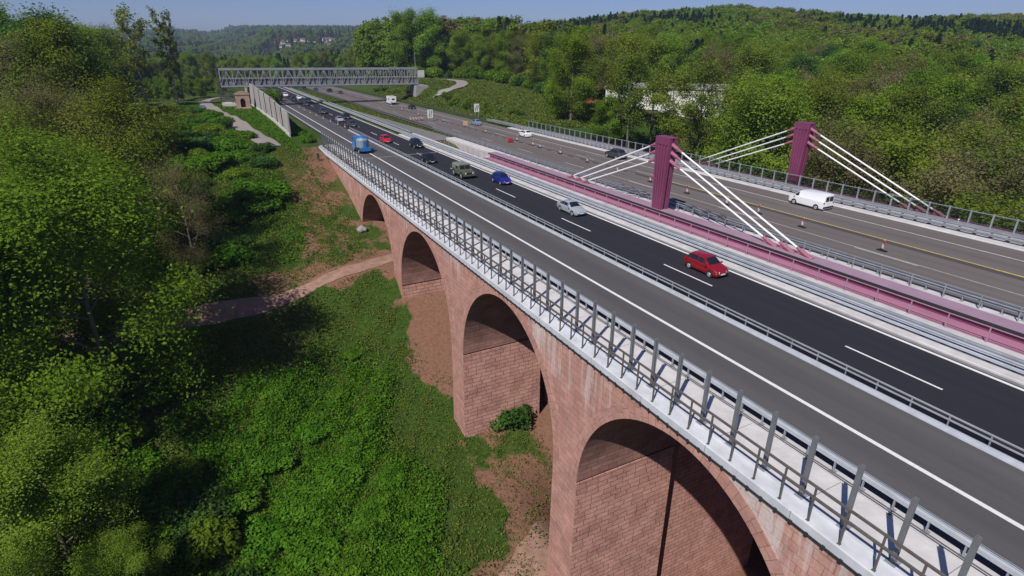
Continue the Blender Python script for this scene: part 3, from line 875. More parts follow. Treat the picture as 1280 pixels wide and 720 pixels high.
ny_ = np.arange(22.4 - 2.13 * 14, 132, 2.13)
for i, y in enumerate(ny_):
    mb = MB(); zz = RZ(y); mb.box(71.72, 71.92, y - 0.07, y + 0.07, zz + 0.12, zz + 1.95); mb.build('post', M['steel'], nb)
    if i < len(ny_) - 1:
        mb = MB(); mb.sbox(71.81, 71.83, y + 0.075, ny_[i + 1] - 0.075, 0.50, 1.80); mb.build('panel', M['barrier_glass'], nb)
for z, hh in ((1.82, 0.06), (0.42, 0.07)):
    mb = MB(); mb.sweep([(71.78, z), (71.78, z + hh), (71.86, z + hh), (71.86, z)], [ny_[0], 60, 100, ny_[-1]]); mb.build('rail', M['steel'], nb)
# ---------------------------------------------------------------- steel truss bridge over the motorway
tr_ = thing('truss_bridge', 'long grey steel truss bridge spanning the whole motorway with painted parapet', 'bridge')
TA = Vector((5.9, 238.5, 0)); TB = Vector((77.5, 234.5, 0)); NB = 17
def tp(f, z, off=0.0):                                 # point on the truss axis
    p = TA.lerp(TB, f)
    n = Vector((TB.y - TA.y, -(TB.x - TA.x), 0)).normalized()
    p = p + n * off
    base = 3.0 - 0.95 * f
    return (p.x, p.y, base + z)
for off in (0.0, -4.4):
    for z, w, h in ((0.1, 0.4, 0.5), (5.8, 0.45, 0.6)):
        mb = MB(); mb.bar(tp(0, z, off), tp(1, z, off), w, h); mb.build('chord', M['truss'], tr_)
    mb = MB(); mb.bar(tp(0, 2.75, off + 0.05), tp(1, 2.75, off + 0.05), 0.16, 0.2); mb.build('middle_rail', M['truss'], tr_)
    for i in range(NB * 2 + 1):
        f = i / (NB * 2)
        mb = MB(); mb.bar(tp(f, 0.35, off), tp(f, 5.4, off), 0.22 if i % 2 == 0 else 0.13, 0.2); mb.build('vertical', M['truss'], tr_)
    for i in range(NB):
        f0, f1 = i / NB, (i + 1) / NB; fm = (f0 + f1) / 2
        mb = MB(); mb.bar(tp(f0, 0.35, off), tp(fm, 5.35, off), 0.20, 0.18); mb.bar(tp(fm, 5.35, off), tp(f1, 0.35, off), 0.20, 0.18); mb.build('diagonal', M['truss'], tr_)
mb = MB(); mb.bar(tp(0, -0.2, -2.2), tp(1, -0.2, -2.2), 4.5, 0.22); mb.build('deck', M['truss_dark'], tr_)
mb = MB()
for i in range(NB + 1): mb.bar(tp(i / NB, 5.9, 0.2), tp(i / NB, 5.9, -4.6), 0.22, 0.22)
mb.build('cross_beams', M['truss_dark'], tr_)
m, nt, b = nmat('parapet with faded spray paint')
co = objco(nt)
vo = nt.nodes.new('ShaderNodeTexVoronoi'); vo.inputs['Scale'].default_value = 0.42
mp = nt.nodes.new('ShaderNodeMapping'); mp.inputs['Scale'].default_value = (1, 1, 0.8); nt.links.new(co, mp.inputs[0]); nt.links.new(mp.outputs[0], vo.inputs['Vector'])
hs = nt.nodes.new('ShaderNodeHueSaturation'); hs.inputs['Saturation'].default_value = 0.5; hs.inputs['Value'].default_value = 0.35
nt.links.new(vo.outputs['Color'], hs.inputs['Color'])
f = noise(nt, co, 0.9, 4, 0.7)
nt.links.new(mixc(nt, rampnode(nt, f, [(0.48, (0, 0, 0)), (0.56, (0.6, 0.6, 0.6))]), (0.17, 0.17, 0.19), hs.outputs[0]), b.inputs['Base Color'])
b.inputs['Roughness'].default_value = 0.8
M['graffiti'] = m
for i in range(NB * 2):
    f0, f1 = i / (NB * 2) + 0.003, (i + 1) / (NB * 2) - 0.003
    mb = MB(); mb.bar(tp(f0, 1.35, -0.35), tp(f1, 1.35, -0.35), 0.05, 1.9); mb.build('parapet_panel', M['graffiti'], tr_)
# end frame, stair tower and abutments
mb = MB()
for off in (0.0, -4.4):
    mb.bar(tp(-0.012, -6.0, off), tp(-0.012, 6.2, off), 0.35, 0.35)
    mb.bar(tp(0.05, -6.0, off), tp(0.05, 0, off), 0.3, 0.3)
    for z in (-4, -2, 0.3): mb.bar(tp(-0.012, z, off), tp(0.05, z, off), 0.16, 0.2)
    mb.bar(tp(-0.012, -6, off), tp(0.05, -2, off), .14, .14); mb.bar(tp(0.05, -6, off), tp(-0.012, -2, off), .14, .14); mb.bar(tp(-0.012, .3, off), tp(.03, 5.5, off), .3, .3)
    for k in range(6): mb.bar(tp(-0.012 + k * 0.0105, -4, off), tp(-0.012 + k * 0.0105, -0.2, off), 0.08, 0.08)
mb.build('end_tower', M['truss_dark'], tr_)
mb = MB(); q = tp(0.02, -7.2, -2.2); mb.box(q[0] - 2.4, q[0] + 2.4, q[1] - 3.0, q[1] + 3.0, q[2] - 2, q[2] + 1.6); mb.build('tower_base', M['concrete'], tr_)
mb = MB(); q = tp(0.985, -0.5, -2.2); mb.box(q[0] - 0.8, q[0] + 4.5, q[1] - 4.2, q[1] + 4.2, q[2] - 6, q[2] - 0.05); mb.build('abutment', M['concrete_old'], tr_)

# old stone portal beside the path
po = thing('stone_portal', 'small old sandstone portal with dark arched opening at the foot of the truss bridge', 'portal', (11.5, 227.5, gz(11.5, 227.5) - 0.2), R(-6))
M['portal_stone'] = plain('pale brown portal stone', (0.32, 0.22, 0.17), 0.9, var=0.2, scale=1.0)
mb = MB()
mb.box(-3.6, -1.3, -1, 1, 0, 5.2); mb.box(1.3, 3.6, -1, 1, 0, 5.2); mb.box(-1.3, 1.3, -1, 1, 4.0, 5.2)
for i in range(8):
    a0_, a1_ = math.pi * i / 8, math.pi * (i + 1) / 8
    vs = [(-1.3 * math.cos(a0_), -1, 2.7 + 1.3 * math.sin(a0_)), (-1.3 * math.cos(a1_), -1, 2.7 + 1.3 * math.sin(a1_)), (-1.3 * math.cos(a1_), -1, 4.0), (-1.3 * math.cos(a0_), -1, 4.0)]
    mb.add(vs, [(0, 1, 2, 3)])
mb.box(-3.9, 3.9, -1.2, 1.2, 5.2, 5.6)
for i in range(6):
    x = -2.5 + i; mb.box(x - 0.45, x + 0.45, -0.9, 0.9, 5.6, 5.6 + 0.7 * math.sin(math.pi * (i + .5) / 6) + .1)
mb.build('masonry', M['portal_stone'], po)
mb = MB(); mb.box(-1.29, 1.29, -0.1, 0.9, 0, 3.99); mb.build('opening', M['black_net_fill'], po)  # black block fills the archway, standing in for its unlit inside
mb = MB(); mb.box(-4.2, 4.2, -2.4, -1.01, -0.3, 0.9); mb.build('plinth', M['portal_stone'], po)
po.scale = (0.62, 1, 0.95)

# concrete noise wall beside the path
nw = thing('noise_wall', 'tall stepped grey concrete panel wall between the pale path and the motorway', 'noise wall')
wp = [(16.2, 145), (16.4, 158), (16.5, 171), (16.5, 184), (16.3, 198), (16.0, 212), (15.6, 226), (15.0, 240), (14.4, 252)]
for i in range(len(wp) - 1):
    (xa, ya), (xb, yb) = wp[i], wp[i + 1]
    h = 5.55 + 0.43 * i
    za = RZ((ya + yb) / 2)
    mb = MB(); mb.bar((xa, ya, za + h / 2 + 0.5), (xb, yb - 0.05, za + h / 2 + 0.5), 0.28, h - 1.0); 
    n_ = 3
    for k in range(n_ + 1):
        t = k / n_
        mb.bar((xa + (xb - xa) * t - 0.16, ya + (yb - ya) * t, za - 0.5), (xa + (xb - xa) * t - 0.16, ya + (yb - ya) * t, za + h + 0.1), 0.3, 0.12)
    mb.build('wall_panel', M['noise_wall'], nw)
    mb = MB(); mb.bar((xa - 0.14, ya, za - 0.2), (xb - 0.14, yb, za - 0.2), 0.32, 2.2); mb.build('plinth', M['concrete'], nw)

# signs, lamp, cabinet
def sign(x, y, label, w, h, zb, marks):
    t = thing('road_sign', label, 'road sign', (x, y, gz(x, y) if x > 68 else RZ(y)))
    mb = MB(); mb.box(-w / 2, w / 2, -0.04, 0.0, zb, zb + h); mb.build('sign_panel', M['white_paint'], t)
    mb = MB()
    for sx in (-0.3, 0.3): mb.box(sx * w - 0.04, sx * w + 0.04, 0.003, 0.08, 0, zb + h)
    mb.build('sign_post', M['steel'], t)
    mb = MB()
    for a, b_ in marks:
        mb.bar((a[0] * w, -0.052, zb + a[1] * h), (b_[0] * w, -0.052, zb + b_[1] * h), 0.015, 0.17, up=(0, 1, 0) if False else (1, 0, 0.01))
    mb.build('sign_symbol', M['black_plastic'], t)
    return t
sA = [((-.2, .1), (-.2, .35)), ((-.2, .35), (-.05, .6)), ((-.05, .6), (-.05, .9)), ((.12, .1), (.12, .35)), ((.12, .35), (.27, .6)), ((.27, .6), (.27, .9))]
sB = [((-.25, .15), (-.25, .4)), ((-.25, .4), (.0, .6)), ((0, .6), (0, .85)), ((.1, .15), (.1, .4)), ((.1, .4), (.3, .6)), ((.3, .6), (.3, .85))]
sign(55.8, 160.0, 'white lane shift sign standing on the carriageway behind red barrier boards', 1.6, 2.3, 0.9, sA)
sign(70.4, 160.5, 'white lane shift sign on the grass verge right of the far carriageway', 1.6, 2.3, 1.9, sB)
t = thing('sign_back', 'grey back of a square sign beside the lamp mast on the bank', 'road sign', (88.0, 262, gz(88, 262)))
mb = MB(); mb.box(-1.7, 1.7, 0, 0.1, 1.2, 4.2); mb.build('panel', M['concrete'], t)
mb = MB(); mb.box(-1.2, -1.05, .1, .2, 0, 4.1); mb.box(1.05, 1.2, .1, .2, 0, 4.1); mb.build('sign_post', M['steel'], t)
t = thing('lamp_mast', 'slim tall grey mast at the right end of the truss bridge', 'mast', (80.5, 246, gz(80.5, 246)))
mb = MB(); mb.tube([(0, 0, 0), (0, 0, 13)], [0.16, 0.08], 8); mb.build('pole', M['steel'], t)
mb = MB(); mb.box(-.15, .15, -.9, .1, 12.9, 13.1); mb.build('lamp_head', M['steel'], t)
# red barrier boards and a red lamp trailer
m, nt, b = nmat('red and white warning stripes')
wv = nt.nodes.new('ShaderNodeTexWave'); wv.bands_direction = 'DIAGONAL'; wv.inputs['Scale'].default_value = 0.75
nt.links.new(objco(nt), wv.inputs['Vector'])
nt.links.new(rampnode(nt, wv.outputs['Fac'], [(0.49, (0.40, 0.045, 0.04)), (0.51, (0.62, 0.62, 0.60))]), b.inputs['Base Color'])
b.inputs['Roughness'].default_value = 0.5
M['red_white'] = m
M['red_paint'] = plain('red signal paint', (0.45, 0.03, 0.02), 0.5)
M['orange_paint'] = plain('pale orange beacon', (0.62, 0.42, 0.22), 0.5)
t = thing('warning_boards', 'row of red barrier boards across the closed lane beside the white sign', 'barrier boards', (52.9, 163.0, RZ(163)))
for k in range(3):
    mb = MB(); mb.box(-2.2 + k * 1.5, -0.9 + k * 1.5, -0.05, 0.05, 0.5, 1.0); mb.build('board', M['red_white'], t)
    mb = MB(); mb.box(-1.6 + k * 1.5, -1.5 + k * 1.5, 0.055, 0.12, 0.0, 1.05); mb.box(-1.85 + k * 1.5, -1.25 + k * 1.5, -.3, .3, 0, 0.1); mb.build('foot', M['black_plastic'], t)
t = thing('warning_lamp', 'small red warning box standing on the closed lane of the far carriageway', 'warning box', (57.1, 112.4, RZ(112.4)))
mb = MB(); mb.box(-.55, .55, -.3, .3, 0.15, 0.7); mb.box(-.3, .3, -.05, .05, .7, .95); mb.build('box', M['red_paint'], t)
mb = MB(); mb.box(-.6, .6, -.35, .35, 0, 0.149); mb.build('foot', M['black_plastic'], t)

# striped lane beacons
def beacon(mat):
    t = thing('lane_beacon', 'narrow red and white striped beacon on a black foot along the closed lane', 'beacon', (0, 0, 0), 0, 'striped beacons along the closed lane')
    mb = MB(); mb.box(-.125, .125, -.02, .02, 0.17, 1.15); mb.build('striped_panel', mat, t)
    mb = MB(); mb.box(-.2, .2, -.45, .45, 0, 0.10); mb.box(-.08, .08, -.06, .06, 0.10, .2); mb.build('foot', M['black_plastic'], t)
    return t
bc0 = beacon(M['red_white'])
spots = [(56.0, 30.4), (56.2, 39.5), (56.6, 45.8), (56.5, 50.7), (56.5, 57.8), (57.0, 66.1), (57.6, 75.0), (58.0, 84.3), (58.5, 94.2), (58.8, 102.5), (59.1, 106.0), (59.4, 113.8), (59.0, 129.4), (58.6, 157.3), (58.2, 177.9), (58.4, 196.1), (59.5, 212.0), (60.2, 226.0)]
for i, (x, y) in enumerate(spots):
    o = bc0 if i == 0 else dup(bc0)
    o.location = (x, y, RZ(y)); o.rotation_euler = (0, 0, R(random.uniform(-8, 8)))
pt = thing('lane_beacon', 'pale orange board beacon standing just before the silver blue car', 'beacon', (59.1, 142.2, RZ(142.2)))
mb = MB(); mb.box(-.6, .6, -.04, .04, .45, 1.6); mb.build('board', M['orange_paint'], pt)
mb = MB(); mb.box(-.25, .25, -.4, .4, 0, .12); mb.box(-.05, .05, .045, .1, .12, 1.5); mb.build('foot', M['black_plastic'], pt)
bc1 = beacon(M['red_white']); bc1['label'] = 'red and white beacon tapering the lanes just past the end of the steel barrier'; bc1['group'] = 'beacons tapering the black lanes'
for i, (x, y) in enumerate([(31.0, 156), (30.6, 163), (30.2, 171), (29.8, 180), (29.5, 190), (29.3, 200), (29.1, 211), (29.0, 222)]):
    o = bc1 if i == 0 else dup(bc1)
    o.location = (x, y, RZ(y))

# ---------------------------------------------------------------- vehicles
def paint(name, c, rough=0.28):
    m, nt, b = nmat(name)
    b.inputs['Base Color'].default_value = (*c, 1); b.inputs['Roughness'].default_value = rough
    b.inputs['Coat Weight'].default_value = 0.5; b.inputs['Coat Roughness'].default_value = 0.08
    return m
P_ = dict(red=paint('deep red car paint', (0.23, 0.007, 0.014)), silver=paint('silver car paint', (0.33, 0.36, 0.40)), blue=paint('dark blue car paint', (0.012, 0.02, 0.20)),
          black=paint('black car paint', (0.012, 0.014, 0.018)), white=paint('white car paint', (0.78, 0.79, 0.81)), bred=paint('bright red car paint', (0.50, 0.012, 0.03)),
          steelblue=paint('grey blue car paint', (0.20, 0.27, 0.38)), dkgrey=paint('dark grey car paint', (0.04, 0.045, 0.055)),
          olive=paint('matt olive paint', (0.085, 0.095, 0.058), 0.75), canvas=paint('olive canvas', (0.165, 0.18, 0.115), 0.95), truckblue=paint('bright blue truck paint', (0.02, 0.17, 0.50)))
HATCH = dict(L=3.95, W=1.70, wb=(1.22, -1.25), r=0.305, st=[  # y, z_low, z_belt, z_roof, half width belt, half width roof
    (1.97, .32, .52, .53, .60, .55), (1.88, .22, .68, .69, .72, .62), (1.62, .2, .80, .81, .80, .66), (1.12, .2, .92, .93, .84, .68), (1.0, .2, .94, .99, .845, .69), (0.34, .2, .97, 1.46, .85, .58),
    (-0.35, .2, .98, 1.53, .85, .59), (-1.38, .2, 1.0, 1.48, .85, .58), (-1.82, .2, 1.02, 1.07, .82, .62), (-1.93, .24, .90, .91, .79, .6), (-1.97, .32, .60, .61, .74, .58)])
SEDAN = dict(L=4.45, W=1.74, wb=(1.38, -1.33), r=0.315, st=[
    (2.22, .34, .50, .51, .62, .55), (2.14, .24, .66, .67, .76, .64), (1.85, .2, .76, .77, .83, .68), (1.15, .2, .86, .87, .86, .7), (0.95, .2, .88, .93, .865, .71), (0.15, .2, .92, 1.36, .87, .57),
    (-0.55, .2, .93, 1.40, .87, .57), (-1.05, .2, .94, 1.34, .87, .56), (-1.62, .2, .95, 1.0, .86, .64), (-2.05, .22, .93, .94, .82, .66), (-2.20, .30, .84, .85, .78, .62), (-2.22, .40, .6, .61, .74, .58)])
SUV = dict(L=4.6, W=1.86, wb=(1.38, -1.38), r=0.36, st=[
    (2.30, .40, .62, .63, .66, .6), (2.22, .30, .88, .89, .80, .7), (1.9, .28, 1.0, 1.01, .88, .74), (1.15, .28, 1.06, 1.07, .92, .76), (1.0, .28, 1.08, 1.13, .925, .76), (0.40, .28, 1.11, 1.66, .93, .62),
    (-0.4, .28, 1.12, 1.73, .93, .63), (-1.6, .28, 1.13, 1.68, .92, .62), (-2.1, .3, 1.12, 1.20, .90, .66), (-2.26, .34, 1.0, 1.01, .86, .66), (-2.30, .42, .7, .71, .8, .6)])
VAN = dict(L=5.0, W=1.92, wb=(1.55, -1.55), r=0.33, st=[
    (2.5, .36, .62, .63, .68, .6), (2.40, .26, .88, .89, .86, .74), (2.05, .22, 1.05, 1.06, .92, .78), (1.75, .22, 1.12, 1.17, .94, .8), (1.02, .22, 1.16, 1.86, .955, .74),
    (0.4, .22, 1.16, 1.95, .96, .78), (-1.2, .22, 1.16, 1.96, .96, .79), (-2.38, .22, 1.16, 1.93, .95, .78), (-2.49, .26, 1.14, 1.86, .94, .76), (-2.5, .34, 1.12, 1.80, .93, .74)])

def section(s, W):
    y, zl, zb, zr, wb_, wr = s
    hw = min(W / 2, wb_ + 0.0)
    zm = zl + (zb - zl) * 0.45
    right = [(0.0, zl), (hw * 0.90, zl), (hw * 0.985, zl + 0.10), (hw, zm), (hw * 0.985, zb - 0.05 * (zb - zl)), (hw * 0.95, zb), (wr, zr), (wr * 0.55, zr + 0.035), (0.0, zr + 0.045)]
    left = [(-x, z) for x, z in right[1:-1]][::-1]
    return [(x, y, z) for x, z in right + left]
def loft_body(spec):
    mb = MB(); secs = [section(s, spec['W']) for s in spec['st']]; n = len(secs[0])
    vs = [p for s in secs for p in s]; fs = []
    for i in range(len(secs) - 1):
        for k in range(n):
            fs.append((i * n + k, (i + 1) * n + k, (i + 1) * n + (k + 1) % n, i * n + (k + 1) % n))
    fs.append(tuple(range(n))); fs.append(tuple((len(secs) - 1) * n + k for k in range(n))[::-1])
    mb.add(vs, fs); return mb, secs
def patch(q, m0, m1, n0, n1, off=0.012):               # inset quad lifted off the surface
    a, b_, c_, d = [Vector(p) for p in q]
    def bl(u, v): return (a * (1 - u) + b_ * u) * (1 - v) + (d * (1 - u) + c_ * u) * v
    p = [bl(m0, n0), bl(1 - m1, n0), bl(1 - m1, 1 - n1), bl(m0, 1 - n1)]
    n = (p[1] - p[0]).cross(p[3] - p[0]).normalized()
    ctr = sum(p, Vector()) / 4
    if n.dot(ctr - Vector((0, ctr.y * 0.8, 0.7))) < 0: n = -n; p = p[::-1]
    o_ = [x + n * off for x in p]; i_ = [x - n * 0.03 for x in p]
    mb = MB(); mb.add(o_ + i_, [(0, 1, 2, 3), (0, 4, 5, 1), (1, 5, 6, 2), (2, 6, 7, 3), (3, 7, 4, 0)]); return mb
def screen(A, B, m, n0, n1, off=0.014):              # glass that follows the crowned roof section
    idx = (6, 7, 8, 9, 10)
    lo, hi = [], []
    for j in idx:
        p, q = Vector(A[j]), Vector(B[j])
        for lst, v in ((lo, n0), (hi, 1 - n1)):
            w = p.lerp(q, v); w.x *= 1 - m; lst.append(w)
    n = (Vector(B[8]) - Vector(A[8])).cross(Vector((1, 0, 0))).normalized()
    if n.z < 0: n = -n
    mb = MB()
    vs = [w + n * off for w in lo] + [w + n * off for w in hi] + [w - n * .03 for w in lo] + [w - n * .03 for w in hi]
    fs = [(k, k + 1, k + 6, k + 5) for k in range(4)] + [(k, k + 10, k + 11, k + 1) for k in range(4)] + [(k + 5, k + 6, k + 16, k + 15) for k in range(4)] + [(0, 5, 15, 10), (4, 14, 19, 9)]
    return mb.add(vs, fs)
def wheel(t, x, y, r, w=0.2):
    mb = MB(); sx = 1 if x > 0 else -1
    mb.tube([(x - sx * w, y, r), (x - sx * .02, y, r), (x, y, r)], [r, r, r * 0.93], 18); wo_ = mb.build('wheel', M['tyre'], t, sharp=40)
    mb = MB(); mb.tube([(x - sx * 0.01, y, r), (x + sx * 0.012, y, r)], [r * 0.68, r * 0.62], 14); mb.build('rim', M['rim'], wo_, sharp=40)
def car(name, label, cat, spec, mat, loc, rz, detail=True, doors_glass=True, group=None):
    t = thing(name, label, cat, loc, rz, group)
    mb, secs = loft_body(spec)
    ob = mb.build('body', mat, t, sharp=32)
    st = spec['st']; cab = [i for i, s in enumerate(st) if s[3] - s[2] > 0.2]
    i0, i1 = cab[0], cab[-1]
    # windscreen, rear window
    screen(secs[i0 - 1], secs[i0], .05, .05, .05).build('window', M['glass'], t)
    if i1 + 1 < len(st) and spec is not VAN:
        screen(secs[i1 + 1], secs[i1], .08, .15, .08).build('window', M['glass'], t)
    lim = range(i0 - 1, i1 + 1) if spec is not VAN else range(i0 - 1, i0)
    for i in lim:
        for a, b_ in ((5, 6), (11, 10)):
            q = [secs[i][a], secs[i + 1][a], secs[i + 1][b_], secs[i][b_]]
            if i + 1 >= len(st): continue
            e = .30 if i == i0 - 1 else .05
            patch(q, e if i == i0 - 1 else .04, .30 if i == i1 else .04, .10, .14).build('window', M['glass'], t)
    W2 = spec['W'] / 2
    for y in spec['wb']:
        for sx in (-1, 1):
            mb = MB(); mb.tube([(sx * (W2 - 0.12), y, spec['r'] + 0.02), (sx * (W2 + 0.004), y, spec['r'] + 0.02)], spec['r'] * 1.17, 18); mb.build('wheel_arch', M['black_plastic'], t)
            wheel(t, sx * (W2 + 0.018), y, spec['r'])
    f = st[0][0]; r_ = st[-1][0]; zb0 = st[1][2]
    for sx in (-1, 1):
        mb = MB(); x0 = sx * st[1][4] * 0.98
        vs = [(x0 * .97, f - .24, zb0 + .03), (sx * st[1][4] * .55, f - .06, zb0 - .02), (sx * st[1][4] * .58, f - .02, zb0 - .20), (sx * st[1][4] * 1.0, f - .10, zb0 - .17)]
        vs2 = [(a * .97, b_ - .12, c_) for a, b_, c_ in vs]; vs = [(a, b_ + .035, c_) for a, b_, c_ in vs]
        mb.add(vs + vs2, [(0, 1, 2, 3), (0, 4, 5, 1), (1, 5, 6, 2), (2, 6, 7, 3), (3, 7, 4, 0)]); mb.build('headlight', M['lamp'], t)
        zt = st[-2][2]; mb = MB(); mb.box(min(sx * st[-2][4] * .78, sx * st[-2][4] * .99), max(sx * st[-2][4] * .78, sx * st[-2][4] * .99), r_ - .012, r_ + .16, zt - .26, zt - .03); mb.build('tail_light', M['red_lamp'], t)
        if detail:
            i = i0 - 1; p = secs[i][5]
            mb = MB(); mb.box(min(sx * (W2 + .02), sx * (W2 + .17)), max(sx * (W2 + .02), sx * (W2 + .17)), p[1] - .28, p[1] - .14, p[2] + .0, p[2] + .13); mb.bar((sx * (W2 - .08), p[1] - .2, p[2] + .03), (sx * (W2 + .03), p[1] - .2, p[2] + .05), .05, .04); mb.build('mirror', mat, t)
    mb = MB(); mb.box(-.46, .46, f - .10, f + .012, st[0][2] - .16, st[0][2] - .06); mb.box(-.56, .56, f - .10, f + .008, st[0][1] - .02, st[0][1] + .04); mb.build('grille', M['black_plastic'], t)
    mb = MB(); mb.box(-.26, .26, f, f + .025, st[0][1] + .045, st[0][1] + .145); mb.build('number_plate', M['plate'], t)
    mb = MB(); mb.box(-.26, .26, r_ - .02, r_, st[-1][2] - .22, st[-1][2] - .11); mb.build('number_plate', M['plate'], t)
    if spec is VAN:
        for sx in (-1, 1):                             # rear door windows and dark corner
            mb = MB(); mb.box(min(sx * .06, sx * .62), max(sx * .05, sx * .70), r_ - .02, r_ + .05, 1.16, 1.74); mb.build('window', M['glass'], t)
        mb = MB(); mb.box(-.9, .9, r_ - .03, r_ + .05, .36, .56); mb.build('bumper', M['black_plastic'], t)
    return t
def onroad(x, y): return (x, y, RZ(y) + 0.005)
BACK = math.pi
car('hatchback', 'deep red hatchback nearest the camera on the black lanes', 'car', HATCH, P_['red'], onroad(36.9, 34.3), BACK)
car('saloon_car', 'silver saloon car driving alone on the black lanes behind the red hatchback', 'car', SEDAN, P_['silver'], onroad(37.3, 57.0), BACK)
car('hatchback', 'dark blue hatchback beside the olive military vehicle', 'car', HATCH, P_['blue'], onroad(37.3, 76.4), BACK)
car('hatchback', 'black small car right behind the olive military vehicle', 'car', HATCH, P_['black'], onroad(33.6, 98.3), BACK)
car('estate_car', 'black off-road car at the start of the white kerb, ahead of the bright red car', 'car', SUV, P_['black'], onroad(37.2, 116.3), BACK)
car('hatchback', 'bright red small car right of the blue truck', 'car', HATCH, P_['bred'], onroad(33.5, 126.3), BACK)
car('saloon_car', 'dark saloon car just behind the end of the steel barrier', 'car', SEDAN, P_['dkgrey'], onroad(33.6, 159.5), BACK)
car('saloon_car', 'silver car side by side with a dark car far up the black lanes', 'car', SEDAN, P_['silver'], onroad(33.2, 173.5), BACK)
car('hatchback', 'dark car side by side with the far silver car', 'car', HATCH, P_['black'], onroad(36.7, 180.6), BACK)
car('estate_car', 'dark car between the lane beacons and the truss bridge shadow', 'car', SUV, P_['dkgrey'], onroad(33.2, 199.3), BACK)
car('hatchback', 'dark car with bright headlamps in the shadow of the truss bridge', 'car', HATCH, P_['dkgrey'], onroad(33.2, 234.0), BACK)
car('estate_car', 'dark tall car just past the truss bridge shadow', 'car', SUV, P_['black'], onroad(36.6, 251.0), BACK)
car('saloon_car', 'black car beside a white one behind the truss bridge shadow', 'car', SEDAN, P_['black'], onroad(32.8, 265.0), BACK)
car('saloon_car', 'white car beside a black one behind the truss bridge shadow', 'car', SEDAN, P_['white'], onroad(35.8, 270.0), BACK)
car('estate_car', 'white van-like car at the hedge beyond the noise wall', 'car', SUV, P_['white'], onroad(32.6, 288.0), BACK)
for (x, y, sp_, mt, lb) in [(41.5, 353, HATCH, 'dkgrey', 'leftmost of the far dark cars seen below the truss bridge deck'), (46, 357, SEDAN, 'black', 'black low car, second from left below the truss bridge deck'), (48.5, 343, SUV, 'black', 'black tall car, third from left below the truss bridge deck'),
                            (52.3, 328, SEDAN, 'dkgrey', 'dark grey saloon in the middle of the road below the truss bridge deck'), (55.9, 310, SUV, 'black', 'black tall car below the deck, second from right of the row'), (58.2, 295, SEDAN, 'dkgrey', 'low dark car below the deck, rightmost of the row')]:
    car('saloon_car', lb, 'car', sp_, P_[mt], onroad(x, y), R(6), False)
car('saloon_car', 'dark car following the white motorhome on the far carriageway', 'car', SEDAN, P_['black'], onroad(63.2, 200.0), 0)
car('estate_car', 'grey blue car passing the white sign on the verge', 'car', SEDAN, P_['steelblue'], onroad(63.6, 145.6), 0)
car('hatchback', 'white small car near the far end of the glazed barrier', 'car', HATCH, P_['white'], onroad(64.0, 118.6), 0)
car('estate_car', 'black off-road car seen past the upper stay cables', 'car', SUV, P_['dkgrey'], onroad(64.9, 85.4), 0)
car('panel_van', 'white panel van with dark rear windows driving away on the far carriageway', 'van', VAN, P_['white'], onroad(65.0, 45.3), 0)
car('saloon_car', 'pale car parked on the path beside the forest', 'car', SEDAN, P_['steelblue'], (-1.4, 240.5, gz(-1.4, 240.5) + 0.1), R(-10))

# military off-road truck with canvas top
t = thing('military_vehicle', 'olive military off-road vehicle with pale canvas top on the black lanes', 'military vehicle', onroad(34.2, 83.6), BACK)
mb = MB()
mb.box(-1.08, 1.08, -2.3, 0.55, 0.55, 1.25)
vs = [(-1.05, 0.55, .60), (1.05, .55, .60), (.95, 2.25, .62), (-.95, 2.25, .62), (-1.05, .55, 1.28), (1.05, .55, 1.28), (.82, 2.25, 1.08), (-.82, 2.25, 1.08)]
mb.add(vs, [(3, 2, 1, 0), (4, 5, 6, 7), (0, 1, 5, 4), (1, 2, 6, 5), (2, 3, 7, 6), (3, 0, 4, 7)])
for sx in (-1, 1):
    mb.box(min(sx * .70, sx * 1.10), max(sx * .70, sx * 1.10), 0.95, 2.2, 0.80, 1.02)
mb.box(-1.0, 1.0, 2.25, 2.36, .50, .72)
mb.build('body', P_['olive'], t)
mb = MB(); prof = [(-1.06, 1.26), (-1.02, 1.78), (-.75, 1.96), (.75, 1.96), (1.02, 1.78), (1.06, 1.26)]
vs = []; 
for y in (-2.32, 0.30): vs += [(x, y, z) for x, z in prof]
n = len(prof); fs = [(k, k + n, (k + 1) % n + n, (k + 1) % n) for k in range(n)] + [tuple(range(n)), tuple(range(2 * n - 1, n - 1, -1))]
mb.add(vs, fs); mb.build('canvas_top', P_['canvas'], t)
mb = MB(); mb.bar((-.9, .62, 1.30), (-.86, .36, 1.82), .07, .07); mb.bar((.9, .62, 1.30), (.86, .36, 1.82), .07, .07); mb.bar((0, .62, 1.30), (0, .36, 1.82), .05, .05); mb.bar((-.92, .34, 1.83), (.92, .34, 1.83), .08, .1); mb.build('windscreen_frame', P_['olive'], t)
for a in (-1, 1):
    mb = MB(); x0, x1 = (-.87, -.04) if a < 0 else (.04, .87)
    mb.add([(x0, .60, 1.31), (x1, .60, 1.31), (x1, .37, 1.79), (x0, .37, 1.79), (x0, .57, 1.31), (x1, .57, 1.31), (x1, .34, 1.79), (x0, .34, 1.79)], [(0, 1, 2, 3), (7, 6, 5, 4), (0, 4, 5, 1), (1, 5, 6, 2), (2, 6, 7, 3), (3, 7, 4, 0)]); mb.build('window', M['glass'], t)
    mb = MB(); mb.box(min(a * 1.04, a * 1.075), max(a * 1.04, a * 1.075), -.75, .15, 1.32, 1.74); mb.build('window', M['glass'], t)
    mb = MB(); mb.tube([(a * .62, 2.2, .92), (a * .62, 2.285, .92)], .11, 12); mb.build('headlight', M['lamp'], t)
    for y in (1.55, -1.55):
        wheel(t, a * 1.13, y, .47, .32)
        mb = MB(); mb.tube([(a * .95, y, .52), (a * 1.112, y, .52)], .56, 16); mb.build('wheel_arch', M['black_plastic'], t)
